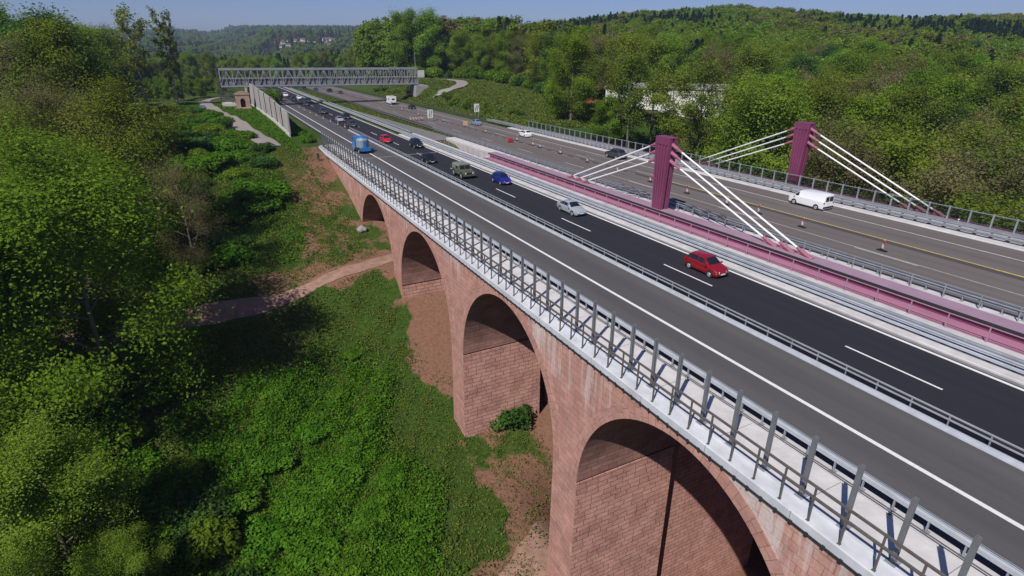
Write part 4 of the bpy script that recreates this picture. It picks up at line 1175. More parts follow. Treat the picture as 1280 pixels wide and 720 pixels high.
mb = MB(); mb.box(-.42, .42, 2.2, 2.262, .72, 1.02); mb.build('grille', M['black_plastic'], t)
mb = MB(); mb.box(-.6, .6, 1.0, 1.9, 1.06, 1.24); mb.build('bonnet_hump', P_['olive'], t)

# motorhome
t = thing('motorhome', 'white motorhome driving away below the end of the truss bridge', 'motorhome', onroad(62.4, 222.5), 0)
mb = MB(); mb.box(-1.12, 1.12, -3.2, 1.6, .55, 3.0); mb.add([(-1.12, 1.602, 1.9), (1.12, 1.602, 1.9), (1.05, 2.7, 2.25), (-1.05, 2.7, 2.25), (-1.12, 1.602, 3.0), (1.12, 1.602, 3.0), (1.0, 2.5, 2.85), (-1.0, 2.5, 2.85)], [(3, 2, 1, 0), (4, 5, 6, 7), (1, 2, 6, 5), (2, 3, 7, 6), (3, 0, 4, 7)])
mb.build('body', P_['white'], t, sharp=30)
mb = MB(); mb.add([(-1.0, 1.603, .5), (1.0, 1.603, .5), (.95, 3.3, .55), (-.95, 3.3, .55), (-1.0, 1.603, 1.89), (1.0, 1.603, 1.89), (.9, 3.2, 1.15), (-.9, 3.2, 1.15), (-.92, 2.6, 1.3), (.92, 2.6, 1.3)], [(3, 2, 1, 0), (4, 5, 9, 8), (8, 9, 6, 7), (1, 2, 6, 9, 5), (3, 0, 4, 8, 7), (2, 3, 7, 6)]); mb.build('cab', P_['white'], t)
mb = MB(); mb.box(-.5, .5, -3.215, -3.19, 1.7, 2.3); mb.build('window', M['glass'], t)
mb = MB(); mb.box(-1.135, -1.11, -1.8, -.6, 1.7, 2.25); mb.build('window', M['glass'], t)
mb = MB(); mb.box(-1.02, 1.02, -3.23, -3.19, .55, .85); mb.build('bumper', M['black_plastic'], t)
for sx in (-1, 1):
    for y in (2.3, -1.7): wheel(t, sx * 1.13, y, .36)
    mb = MB(); mb.box(min(sx * .85, sx * 1.08), max(sx * .85, sx * 1.08), -3.235, -3.2, .95, 1.3); mb.build('tail_light', M['red_lamp'], t)

# blue truck with round grey tank
M['tank'] = plain('dull grey green tank', (0.26, 0.30, 0.30), 0.45, 0.2, var=0.1)
t = thing('tank_truck', 'small bright blue truck with a grey round tank parked on the closed hard shoulder', 'truck', onroad(25.8, 115.6), R(4))
mb = MB(); mb.box(-1.15, 1.15, -2.6, 2.7, .65, .95); mb.build('chassis', M['black_plastic'], t)
mb = MB(); mb.box(-1.2, 1.2, .9, 2.9, .8, 2.2); mb.add([(-1.2, .9, 2.2), (1.2, .9, 2.2), (1.15, 2.7, 2.2), (-1.15, 2.7, 2.2), (-1.1, 1.0, 3.2), (1.1, 1.0, 3.2), (1.05, 2.3, 3.15), (-1.05, 2.3, 3.15)], [(4, 5, 6, 7), (0, 1, 5, 4), (1, 2, 6, 5), (2, 3, 7, 6), (3, 0, 4, 7)])
mb.build('cab', P_['truckblue'], t)
for sx in (-1, 1):
    mb = MB(); mb.add([(sx * 1.165, 1.2, 2.25), (sx * 1.165, 2.45, 2.25), (sx * 1.09, 2.2, 3.0), (sx * 1.09, 1.25, 3.0), (sx * 1.13, 1.2, 2.25), (sx * 1.13, 2.45, 2.25), (sx * 1.05, 2.2, 3.0), (sx * 1.05, 1.25, 3.0)], [(0, 1, 2, 3), (0, 4, 5, 1), (1, 5, 6, 2), (2, 6, 7, 3), (3, 7, 4, 0)]); mb.build('window', M['glass'], t)
    for y in (2.0, -1.6): wheel(t, sx * 1.2, y, .5, .35)
mb = MB(); pts = [(0, -.75, 1.0), (0, -.75, 1.25), (0, -.75, 2.7), (0, -.75, 3.05)]; mb.tube(pts, [1.1, 1.32, 1.32, 1.0], 22); mb.build('tank', M['tank'], t, sharp=40)
mb = MB(); mb.tube([(0, -.75, 3.0), (0, -.75, 3.28)], [1.02, .8], 18); mb.tube([(0.2, -.6, 3.2), (0.2, -.6, 3.42)], [.4, .4], 12); mb.build('lid', P_['truckblue'], t, sharp=40)
mb = MB(); mb.box(-1.1, 1.1, -2.75, -2.2, .6, 1.35); mb.build('rear_box', P_['truckblue'], t)
mb = MB(); mb.box(-.3, .3, -2.2, -1.9, 1.35, 2.6); mb.build('ladder', P_['truckblue'], t)
t.scale = (.93, .93, .93)

# ---------------------------------------------------------------- people
def skinmat(name, c): return plain(name, c, 0.9, var=0.15, scale=6)
M['dark_cloth'] = skinmat('dark clothes', (0.018, 0.018, 0.024)); M['khaki'] = skinmat('khaki work clothes', (0.22, 0.19, 0.10)); M['skin'] = skinmat('skin', (0.42, 0.25, 0.18)); M['hair'] = skinmat('dark hair', (0.03, 0.022, 0.018))
def person(label, loc, rz, cloth, stride=0.12, arm=0.0):
    t = thing('person', label, 'person', loc, rz)
    J = [((0, 0, .95), .15), ((0, 0, 1.15), .135), ((0, .01, 1.40), .165), ((0, .02, 1.53), .06), ((0, .03, 1.60), .07), ((0, .03, 1.70), .095), ((0, .03, 1.78), .06)]
    E_ = [(0, 1), (1, 2), (2, 3), (3, 4), (4, 5), (5, 6)]
    for sx in (-1, 1):
        b0 = len(J); s_ = stride * sx
        J += [((sx * .10, 0, .88), .095), ((sx * .11, s_ * .6 + .03, .50), .065), ((sx * .11, s_ - .02, .10), .045), ((sx * .12, s_ + .13, .04), .04)]
        E_ += [(0, b0), (b0, b0 + 1), (b0 + 1, b0 + 2), (b0 + 2, b0 + 3)]
        b1 = len(J)
        J += [((sx * .20, 0, 1.42), .065), ((sx * .25, -.03 + arm, 1.14), .045), ((sx * .24, .08 + arm * 2, .90), .035), ((sx * .23, .11 + arm * 2.2, .80), .03)]
        E_ += [(2, b1), (b1, b1 + 1), (b1 + 1, b1 + 2), (b1 + 2, b1 + 3)]
    me = bpy.data.meshes.new('figure'); me.from_pydata([j[0] for j in J], E_, []); me.materials.append(cloth); me.materials.append(M['skin'])
    o = bpy.data.objects.new('figure', me); link(o, t)
    o.modifiers.new('skin', 'SKIN'); o.modifiers.new('smooth', 'SUBSURF').render_levels = 1
    sk = me.skin_vertices[0].data if me.skin_vertices else None
    if sk is None:
        lay = me.attributes
    else:
        for i, j in enumerate(J): sk[i].radius = (j[1], j[1] * .85)
        sk[0].use_root = True
    mb = MB(); mb.tube([(0, .03, 1.62), (0, .035, 1.70), (0, .03, 1.765)], [.085, .10, .085], 10); mb.build('face', M['skin'], t, sharp=80)
    mb = MB(); mb.tube([(0, .0, 1.70), (0, .01, 1.76), (0, .015, 1.815)], [.108, .105, .06], 10); mb.build('hair', M['hair'], t, sharp=80)
    return t
person('person in dark clothes standing where the viaduct railing begins', (17.3, 115.6, gz(17.3, 115.6)), R(160), M['dark_cloth'], 0.10)
person('person in khaki work clothes walking among the bare posts on the viaduct', (21.4, 106.0, RZ(106) + 0.19), R(180), M['khaki'], 0.2, 0.03)

# boulder at the arch
t = thing('boulder', 'pale boulder lying at the foot of the wall beside the farthest arch', 'boulder', (18.4, 88.2, gz(18.4, 88.2)))
import bmesh
bm = bmesh.new(); bmesh.ops.create_icosphere(bm, subdivisions=3, radius=0.9)
for v in bm.verts:
    n_ = v.co.normalized(); k = 1 + .16 * math.sin(n_.x * 5 + 1) * math.cos(n_.y * 4) + .1 * math.sin(n_.z * 9 + n_.x * 7)
    v.co = Vector((n_.x * 1.0 * k, n_.y * .8 * k, n_.z * .75 * k + .35))
me = bpy.data.meshes.new('rock'); bm.to_mesh(me); bm.free(); me.materials.append(M['concrete_old'])
for p in me.polygons: p.use_smooth = True
link(bpy.data.objects.new('rock', me), t)
t.scale = (.8, .8, .8)
# ---------------------------------------------------------------- trees
LM = {}
LM['fresh'] = leafmat('fresh spring green leaves', (0.095, 0.155, 0.012), (0.265, 0.380, 0.036))
LM['olive'] = leafmat('olive budding leaves', (0.105, 0.145, 0.016), (0.285, 0.350, 0.045))
LM['yellow'] = leafmat('yellow green young leaves', (0.115, 0.203, 0.019), (0.297, 0.425, 0.054))
LM['bud'] = leafmat('brownish buds and catkins', (0.135, 0.121, 0.054), (0.290, 0.257, 0.108), 0.03)
LM['deep'] = leafmat('deep green leaves', (0.038, 0.098, 0.022), (0.115, 0.218, 0.043))
LM['needle'] = leafmat('blue green needles', (0.015, 0.037, 0.022), (0.045, 0.086, 0.045), 0.02, 0.1)
LM['nettle'] = leafmat('bright nettle and bramble leaves', (0.046, 0.112, 0.008), (0.140, 0.275, 0.022), 0.02, 0.3, 0.0)
LM['grassb'] = leafmat('meadow grass blades', (0.075, 0.108, 0.015), (0.200, 0.225, 0.048), 0.02, 0.3, 0.0)
LM['dryb'] = leafmat('dry grass and twigs', (0.120, 0.090, 0.042), (0.252, 0.198, 0.102), 0.02, 0.2, 0.0)

def leaves_at(P, Nrm, size, r):
    """one bent diamond of four corners per point"""
    n = len(P)
    d = Nrm + r.normal(0, 0.55, (n, 3)); d /= np.linalg.norm(d, axis=1)[:, None]
    a = np.cross(d, r.normal(0, 1, (n, 3))); a /= np.linalg.norm(a, axis=1)[:, None] + 1e-9
    b = np.cross(d, a)
    s = (size * r.uniform(0.65, 1.35, n))[:, None]
    V = np.stack([P - a * s, P - b * s * 0.62 + d * s * 0.15, P + a * s, P + b * s * 0.62 + d * s * 0.15], 1).reshape(-1, 3)
    F = np.arange(4 * n).reshape(n, 4)
    return V, F

def tree_mesh(kind, seed, H, Rad, base, nleaf, leaf, mat, bark, lean=0.0, spread=1.0, fork=None, twigs=True, flat=1.0):
    r = np.random.default_rng(seed)
    mb = MB()
    top = H * 0.86
    tr0 = H * 0.0125 + 0.05
    lx, ly = r.normal(0, lean, 2)
    def axis_p(t):
        return np.array([lx * t * t * H + 0.25 * math.sin(t * 5 + seed) * t, ly * t * t * H + 0.25 * math.cos(t * 4 + seed) * t, t * top])
    mb.tube([axis_p(t) for t in np.linspace(0, 1, 7)], [tr0 * (1.25 if i == 0 else (1 - i / 6.6)) for i in range(7)], 7, False)
    zc = (base * H + H) / 2; hz = (H - base * H) / 2
    nodes = []; wts = []
    npri = 17
    lob = r.normal(0, 1, (7, 3)); lob /= np.linalg.norm(lob, axis=1)[:, None]
    amp = r.uniform(-0.22, 0.22, 7)
    def env(d):
        k = 1.0
        for l_, a_ in zip(lob, amp): k += a_ * max(0.0, float(d @ l_)) ** 3
        return k
    for i in range(npri):
        t = 0.28 + 0.72 * (i + r.uniform(0, .8)) / npri
        t = base * 0.75 + (1 - base * 0.75) * (t - 0.28) / 0.72 * 0.98
        p0 = axis_p(min(t, 1.0))
        az = i * 2.4 + r.uniform(-.5, .5)
        el = R(r.uniform(5, 35) + 50 * max(0, (t - base) / (1 - base)) ** 1.5)
        d = np.array([math.cos(az) * math.cos(el), math.sin(az) * math.cos(el), math.sin(el)])
        # length to the crown surface
        o_ = (p0 - np.array([lx * H * .5, ly * H * .5, zc])) / np.array([Rad, Rad, hz])
        dd = d / np.array([Rad, Rad, hz])
        A = dd @ dd; B = 2 * o_ @ dd; C_ = o_ @ o_ - 1
        disc = B * B - 4 * A * C_
        Lb = (-B + math.sqrt(disc)) / (2 * A) if disc > 0 else Rad * .5
        Lb = max(Lb, Rad * 0.25) * env(d) * r.uniform(.8, 1.0)
        up = np.array([0, 0, 1.0])
        ptsb = [p0 + d * Lb * s + up * Lb * 0.12 * s * s + r.normal(0, .02 * Lb, 3) * (s > 0) for s in (0, .33, .66, 1.0)]
        rb = tr0 * 0.42 * (1 - t * .5)
        mb.tube(ptsb, [rb, rb * .7, rb * .45, rb * .18], 5, False)
        nsec = 7
        for j in range(nsec):
            s = 0.28 + 0.72 * (j + .7) / nsec
            k = min(int(s * 3), 2); f = s * 3 - k
            q0 = ptsb[k] * (1 - f) + ptsb[k + 1] * f
            d2 = d + r.normal(0, .75, 3) * spread; d2[2] += .15; d2 /= np.linalg.norm(d2)
            L2 = Rad * .38 * r.uniform(.6, 1.1) * (1.15 - .4 * s)
            q1 = q0 + d2 * L2 * .5 + r.normal(0, .03 * L2, 3); q2 = q0 + d2 * L2 + up * .1 * L2
            mb.tube([q0, q1, q2], [rb * .32, rb * .22, rb * .09], 4, False)
            for u in (.45, .75, 1.0):
                nodes.append(q0 * (1 - u) + q2 * u); wts.append(.5 + .5 * u)
            if twigs:
                for u in range(4):
                    d3 = d2 + r.normal(0, .8, 3); d3 /= np.linalg.norm(d3)
                    m0 = q0 * (1 - .25 * (u + 1)) + q2 * .25 * (u + 1)
                    m1 = m0 + d3 * L2 * r.uniform(.35, .6)
                    mb.tube([m0, m1], [rb * .12 + .006, .006], 3, False)
                    nodes.append(m1); wts.append(.9)
    nodes = np.array(nodes); wts = np.array(wts); wts /= wts.sum()
    cl = r.choice(len(nodes), nleaf, p=wts)
    ctint = r.normal(0, .16, len(nodes))
    sg = Rad * 0.125 * flat
    P = nodes[cl] + r.normal(0, sg, (nleaf, 3)) * np.array([1, 1, .75])
    ctr = np.array([lx * H * .5, ly * H * .5, zc])
    out = (P - ctr) / np.array([Rad, Rad, hz]); rr = np.linalg.norm(out, axis=1)
    outn = out / (rr[:, None] + 1e-6)
    V, F = leaves_at(P, outn * .7 + np.array([0, 0, .55]), leaf, r)
    tint = np.clip(.5 + ctint[cl] + r.normal(0, .17, nleaf), 0, 1)
    crown = np_mesh('crown_' + kind, V, F, mat, tint)
    me = bpy.data.meshes.new('trunk_' + kind); me.from_pydata(mb.v, [], mb.f); me.materials.append(bark)
    for p in me.polygons: p.use_smooth = True
    return crown, me

def conifer_mesh(kind, seed, H, Rad, nleaf, leaf, mat, bark):
    r = np.random.default_rng(seed); mb = MB()
    mb.tube([(0, 0, 0), (0, 0, H * .5), (0, 0, H * .98)], [H * .013 + .04, H * .009, .02], 6, False)
    P = []; N = []; ct = []
    nb = 120
    per = nleaf // nb
    for i in range(nb):
        t = .12 + .88 * (i / nb) ** .9
        L = Rad * (1 - t) ** .85 * r.uniform(.7, 1.1) + .15
        az = i * 2.4 + r.uniform(-.4, .4)
        z0 = H * t
        dr = -.25 + .55 * t
        d = np.array([math.cos(az), math.sin(az), dr])
        u = r.uniform(0.1, 1, per) ** .7
        p = np.array([0, 0, z0]) + d[None] * (u * L)[:, None]
        side = np.array([-math.sin(az), math.cos(az), 0])
        p += side[None] * (r.normal(0, .22, per) * L * (1.1 - u))[:, None]; p[:, 2] += r.normal(0, .1, per) - .12 * u * u * L
        P.append(p); N.append(np.tile([0, 0, 1.0], (per, 1)) + d[None] * .3); ct.append(np.full(per, r.normal(0, .15)))
        mb.tube([(0, 0, z0), tuple(np.array([0, 0, z0]) + d * L * .8)], [.05, .01], 3, False)
    P = np.concatenate(P); N = np.concatenate(N); ct = np.concatenate(ct)
    V, F = leaves_at(P, N, leaf, r)
    crown = np_mesh('crown_' + kind, V, F, mat, np.clip(.5 + ct + r.normal(0, .15, len(P)), 0, 1))
    me = bpy.data.meshes.new('trunk_' + kind); me.from_pydata(mb.v, [], mb.f); me.materials.append(bark)
    return crown, me

def shrub_mesh(kind, seed, H, Rad, nleaf, leaf, mat):
    r = np.random.default_rng(seed); mb = MB(); P = []; N = []; ct = []
    ns = 16; per = nleaf // ns
    for i in range(ns):
        az = i * 2.4; rad = Rad * math.sqrt((i + .5) / ns) * .8
        c_ = np.array([math.cos(az) * rad, math.sin(az) * rad, H * (.62 - .35 * (rad / Rad) ** 2) * r.uniform(.75, 1.2)])
        mb.tube([(c_[0] * .2, c_[1] * .2, 0), tuple(c_ * .6), tuple(c_)], [.05, .035, .012], 4, False)
        p = r.normal(0, 1, (per, 3)); p /= np.linalg.norm(p, axis=1)[:, None]; p *= (r.uniform(.3, 1, per) ** .5)[:, None]
        P.append(c_ + p * np.array([Rad * .36, Rad * .36, H * .33])); N.append(p + np.array([0, 0, .6])); ct.append(np.full(per, r.normal(0, .16)))
    P = np.concatenate(P); N = np.concatenate(N); ct = np.concatenate(ct)
    P[:, 2] = np.maximum(P[:, 2], .05)
    V, F = leaves_at(P, N, leaf, r)
    crown = np_mesh('leaves_' + kind, V, F, mat, np.clip(.5 + ct + r.normal(0, .17, len(P)), 0, 1))
    me = bpy.data.meshes.new('stems_' + kind); me.from_pydata(mb.v, [], mb.f); me.materials.append(M['bark'])
    return crown, me

# unit trees are modelled 20 m tall and scaled
TM = {}
TM['fresh_near'] = [tree_mesh('fresh', 1, 20, 7.0, .12, 60000, .12, LM['fresh'], M['bark']), tree_mesh('fresh', 2, 20, 6.2, .16, 54000, .12, LM['fresh'], M['bark'])]
TM['yellow_near'] = [tree_mesh('yellow', 3, 20, 6.6, .14, 46000, .12, LM['yellow'], M['bark'])]
TM['olive_near'] = [tree_mesh('olive', 4, 20, 7.0, .2, 30000, .115, LM['olive'], M['bark'], .02), tree_mesh('olive', 5, 20, 6.4, .25, 24000, .115, LM['olive'], M['bark'], .02)]
TM['bare_near'] = [tree_mesh('bare', 6, 20, 6.6, .25, 20000, .09, LM['bud'], M['bark'])]
TM['fresh'] = [tree_mesh('fresh', 11, 20, 6.4, .12, 30000, .18, LM['fresh'], M['bark']), tree_mesh('fresh', 12, 20, 5.6, .15, 28000, .18, LM['fresh'], M['bark']), tree_mesh('fresh', 13, 20, 6.0, .2, 36000, .18, LM['fresh'], M['bark'], .02)]
TM['yellow'] = [tree_mesh('yellow', 14, 20, 6.0, .14, 27000, .18, LM['yellow'], M['bark'])]
TM['olive'] = [tree_mesh('olive', 15, 20, 6.2, .2, 22000, .17, LM['olive'], M['bark']), tree_mesh('olive', 16, 20, 5.8, .18, 20000, .17, LM['olive'], M['bark'], .02)]
TM['bare'] = [tree_mesh('bare', 17, 20, 5.6, .25, 15000, .13, LM['bud'], M['bark'])]
TM['deep'] = [tree_mesh('deep', 18, 20, 6.0, .12, 28000, .18, LM['deep'], M['bark'])]
TM['tall'] = [tree_mesh('tall', 19, 20, 3.4, .56, 3000, .24, LM['olive'], M['bark_pale'], .0), tree_mesh('tall', 20, 20, 2.0, .42, 2400, .22, LM['olive'], M['bark_pale'], .0)]
TM['screen'] = [tree_mesh('screen', 24, 20, 4.6, .58, 9000, .165, LM['olive'], M['bark'], 0), tree_mesh('screen', 25, 20, 4.2, .64, 8000, .165, LM['olive'], M['bark'], .01)]
TM['conifer'] = [conifer_mesh('conifer', 21, 20, 3.6, 7200, .42, LM['needle'], M['bark'])]
TM['shrub'] = [shrub_mesh('shrub', 31, 2.0, 1.6, 2600, .12, LM['fresh']), shrub_mesh('shrub', 32, 2.0, 1.8, 2400, .13, LM['deep'])]
TM['bramble'] = [shrub_mesh('bramble', 33, 1.6, 2.0, 2600, .14, LM['nettle'])]

n_tree = 0
def plant(kind, x, y, h, label, group=None, var=None, name='broadleaf_tree', cat='tree', wide=1.0, rz=None):
    global n_tree
    ms = TM[kind]; crown, trunk = ms[(n_tree if var is None else var) % len(ms)]
    z = gz(x, y)
    hh = 20.0 if kind not in ('shrub', 'bramble') else 2.0
    s = h / hh
    t = thing(name, label, cat, (x, y, z - 0.1), rz if rz is not None else random.uniform(0, 6.28), group)
    t.scale = (s * wide, s * wide, s)
    sh = kind in ('shrub', 'bramble')
    link(bpy.data.objects.new('foliage' if sh else 'crown', crown), t); link(bpy.data.objects.new('stems' if sh else 'trunk', trunk), t)
    n_tree += 1
    return t

# --- forest left of the viaduct: single trees first
plant('fresh_near', -13.6, 62, 25, 'large fresh green tree left of the dirt path, biggest crown of the near forest', var=0, wide=1.15)
plant('olive_near', -10.5, 90, 21, 'wide olive brown tree with bare branches showing, just behind the dirt path', var=0, wide=1.1)
plant('fresh_near', -22, 62, 22, 'fresh green tree at the left picture edge behind the biggest crown', var=1)
plant('yellow_near', -16.5, 46.5, 14, 'yellow green tree low on the slope in front of the biggest crown', wide=1.1)
plant('olive_near', -21, 47, 14, 'thin olive tree at the lower left edge of the photo', var=1)
plant('yellow_near', -12.0, 42, 6.5, 'small yellow green tree above the lower left corner thicket', wide=1.2)
plant('olive_near', -17.0, 38.5, 10, 'low olive tree in the lower left corner', var=0)
plant('bare_near', -5.0, 80, 15, 'bare twiggy tree leaning over the dirt path', wide=0.9)
plant('bare_near', -17, 98, 19, 'brown leafless tree among green crowns left of the grassy slope')
plant('tall', -19.3, 255, 33, 'tall slim tree with pale bare trunk and rounded top left of the path', var=0, name='tall_tree', rz=0.5)
plant('tall', -9.6, 258, 35, 'tallest slim tree with narrow top at the edge of the left forest', var=1, name='tall_tree', rz=2.0)
plant('tall', -7.2, 262, 33, 'slender dark trunked tree right of the tallest slim tree', name='tall_tree', wide=.5, var=1)
zoneL = 'trees of the forest left of the viaduct'
lab = dict(fresh='fresh green tree in the dense forest left of the viaduct', olive='olive budding tree in the dense forest left of the viaduct', yellow='yellow green tree in the dense forest left of the viaduct', bare='brown leafless tree in the dense forest left of the viaduct', deep='dark green tree in the dense forest left of the viaduct')
def near(pts, x, y, d):
    return any((x - a) ** 2 + (y - b_) ** 2 < d * d for a, b_ in pts)
L_pts = [(-12.8, 65), (-9.5, 86), (-22, 62), (-14, 47), (-19, 47), (-10.5, 43), (-17, 38.5), (-5, 80), (-13, 98)]
tries = 0
r_ = random.Random(5)
while len(L_pts) < 100 and tries < 20000:
    tries += 1
    y = r_.uniform(36, 330); x = r_.uniform(-0.30 * y - 16, 0)
    xmax = np.interp(y, [36, 50, 70, 76, 95, 120, 140, 180, 240, 330], [-13, -16, -19, -17, -12, -20, -24, -26, -28, -28])
    if x > xmax: continue
    if near(L_pts, x, y, 5.0 + y * 0.012): continue
    k = r_.choices(['fresh', 'olive', 'yellow', 'bare', 'deep'], [4, 4, 2, 1.2, 0.8])[0]
    h = r_.uniform(9, 14) if y < 58 else r_.uniform(17, 23) if y < 120 else r_.uniform(19, 25)
    if math.degrees(math.atan2(x, y)) > -6.5 and y > 130: h = r_.uniform(12, 16)
    kk = k + '_near' if (y < 95 and k + '_near' in TM) else k
    plant(kk, x, y, h, lab[k], zoneL + ' (' + k + ')')
    L_pts.append((x, y))

# --- undergrowth and bushes on the slopes: single shrubs
lab_s = 'leafy green bush on the slope between the forest and the viaduct'
S_pts = []
tries = 0
while len(S_pts) < 130 and tries < 9000:
    tries += 1
    y = r_.uniform(80, 230); x = r_.uniform(-24, 14)
    lo = np.interp(y, [80, 100, 130, 230], [-11, -15, -19, -24]); hi = np.interp(y, [80, 92, 100, 112, 125, 150, 200, 230], [-1, 1, 7, 15.0, 9.5, 6.0, 2.0, -2])
    if not lo < x < hi: continue
    if near(S_pts, x, y, 1.9): continue
    S_pts.append((x, y))
    plant('bramble' if r_.random() < .55 else 'shrub', x, y, r_.uniform(1.6, 3.4), lab_s, 'bushes on the slope', name='bush', cat='bush', wide=r_.uniform(1.0, 1.5))
lab_m = 'leafy bush in the thicket below the forest edge'
T_pts = []
tries = 0
while len(T_pts) < 46 and tries < 9000:
    tries += 1
    y = r_.uniform(30, 66); x = r_.uniform(-20, 0)
    hi = np.interp(y, [30, 40, 50, 60, 66], [-3.5, -5, -6.5, -8.0, -9])
    if not (-14 - .1 * y < x < hi): continue
    if near(T_pts, x, y, 1.9): continue
    T_pts.append((x, y))
    plant('bramble' if r_.random() < .5 else 'shrub', x, y, r_.uniform(1.4, 4.0), lab_m, 'bushes below the forest edge', name='bush', cat='bush', wide=r_.uniform(.9, 1.3))
for (x, y, h, w) in [(-3.5, 40, 1.7, 1.5), (-1.0, 38.5, 1.3, 1.7), (1.5, 41, 1.8, 1.4), (4.0, 39, 1.5, 1.5), (6.8, 42.5, 1.3, 1.6), (-2.0, 45, 2.0, 1.4), (1.8, 47, 1.5, 1.8), (5.4, 48, 1.7, 1.5), (-4.5, 50, 2.2, 1.3), (-.5, 53, 1.6, 1.6), (4.0, 55, 1.4, 1.7), (8.0, 52, 1.1, 1.8), (9.5, 46, 1.0, 1.7), (1.0, 60, 1.3, 1.5), (7.5, 59, .9, 1.7), (10.5, 64, .9, 1.5)]:
    plant('bramble', x, y, h, 'bright green bramble mound in the meadow beside the viaduct', 'bramble mounds in the meadow', name='bush', cat='bush', wide=w)
plant('shrub', 24.9, 49.2, 2.9, 'round green bush at the foot of the middle pier', name='bush', cat='bush', var=1, wide=1.1)
for i, (x, y, h) in enumerate([(22.0, 252, 5.5), (20.5, 244, 4.5), (19.6, 236, 4.2), (19.2, 228, 4.0), (18.9, 219, 3.6), (22.8, 262, 6), (18.6, 208, 3.0)]):
    plant('shrub', x, y, h, 'green bush in the hedge between noise wall and road', 'hedge bushes behind the noise wall', name='bush', cat='bush', wide=1.0)
for i, (x, y, h) in enumerate([(18.4, 134, 1.8), (19.2, 141, 1.6), (18.2, 148, 2.2), (19.4, 156, 1.5)]):
    plant('bramble', x, y, h, 'low bush in the shade between noise wall and hard shoulder', 'bushes before the noise wall', name='bush', cat='bush')

# --- trees right of the motorway
zoneR = 'trees of the forest right of the motorway'
labR = dict(fresh='fresh green tree in the forest beyond the far carriageway', olive='olive budding tree in the forest beyond the far carriageway', yellow='yellow green tree in the forest beyond the far carriageway', bare='brown leafless tree in the forest beyond the far carriageway', deep='dark green tree in the forest beyond the far carriageway', conifer='dark conifer in the forest beyond the far carriageway')
for (k, x, y, h, l, w) in [('fresh', 88, 119, 12, 'bright green round tree behind the glazed barrier in front of the white hall', 1.2), ('fresh', 118, 96, 20, 'bright green tree right of the white hall, behind the far pylon', 1.1),
                           ('conifer', 132, 222, 21, 'dark conifer standing among bright green trees above the meadow', 1.2), ('fresh', 121, 206, 17, 'bright green tree at the right end of the meadow', 1.2), ('fresh', 114, 228, 18, 'bright green tree left of the dark conifer above the meadow', 1.1),
                           ('fresh', 96, 305, 29, 'tall light green tree behind the right end of the truss bridge', 1.0), ('yellow', 106, 300, 30, 'tall yellow green tree second from the truss bridge end', 1.0),
                           ('bare', 86.5, 55, 26, 'brown twiggy tree behind the right end of the stay cables', 1.1), ('bare', 90, 42, 26, 'brown leafless tree at the right picture edge behind the barrier', 1.1), ('olive', 85, 34, 23, 'olive tree at the right picture edge behind the barrier', 1.1)]:
    plant(k, x, y, h, l, None, name='conifer_tree' if k == 'conifer' else 'broadleaf_tree', wide=w)
R_pts = [(92, 118), (118, 96), (132, 222), (123, 208), (112, 226), (96, 305), (106, 300), (86.5, 55), (90, 42), (85, 34)]
def in_meadow(x, y):
    hi = np.interp(y, [128, 150, 180, 205, 230, 262, 290, 310], [80, 93, 107, 112, 112, 108, 92, 86])
    return 72 < x < hi and 124 < y < 300
def in_hall(x, y):
    return (math.hypot(x - 131, y - 147) < 20) or (33.2 < math.degrees(math.atan2(x, y)) < 49.0 and math.hypot(x, y) < 186 and x > 76)
tries = 0
while len(R_pts) < 170 and tries < 60000:
    tries += 1
    y = r_.uniform(22, 330); x = r_.uniform(79, 250)
    if x > 2.75 * y + 20 or in_meadow(x, y) or in_hall(x, y): continue
    if math.hypot(x, y) > 320: continue
    az = math.degrees(math.atan2(x, y))
    if az < 15: continue
    if near(R_pts, x, y, 6.6 if y > 70 else 5.6): continue
    k = r_.choices(['fresh', 'olive', 'yellow', 'bare', 'deep', 'conifer'], [4.2, 3.6, 1.8, 1.3, .5, .12])[0]
    if x < 140 and y < 80: k = r_.choices(['olive', 'bare', 'fresh', 'yellow'], [3, 3, 1.2, .6])[0]
    gd = gz(x, y)
    h = r_.uniform(21, 26) + (2.0 if gd < -15 else 0)
    if y > 190 and x < 175: h = r_.uniform(22, 26) if x < 106 else r_.uniform(16, 20)
    if 27 < az < 36 and y > 130: h = min(h, 19)
    plant(k, x, y, h, labR[k], zoneR + ' (' + k + ')', name='conifer_tree' if k == 'conifer' else 'broadleaf_tree')
    R_pts.append((x, y))
for (x, y, k, h) in [(89, 113, 'screen', 25), (98, 108, 'screen', 25), (103, 121, 'screen', 26), (112, 113, 'screen', 26), (94, 124, 'screen', 24), (107, 100, 'screen', 23), (118, 108, 'screen', 24)]:
    plant(k, x, y, h, 'olive tree with bare lower trunk standing before the white hall' if k == 'screen' else ('olive tree at the edge of the white hall gap' if k == 'olive' else 'low green tree under the trunks before the white hall'), 'trees before the white hall' if k != 'fresh' else None)
for i, (x, y) in enumerate([(84, 22), (91, 12), (86, 2), (98, 24), (104, 8), (95, -6), (112, 20), (120, 6), (108, -10), (86, -14), (130, 24), (99, -22)]):
    k = ['olive', 'bare', 'fresh', 'olive', 'yellow', 'bare'][i % 6]
    plant(k, x, y, 22 + (i * 7) % 5, labR[k], zoneR + ' (' + k + ')')
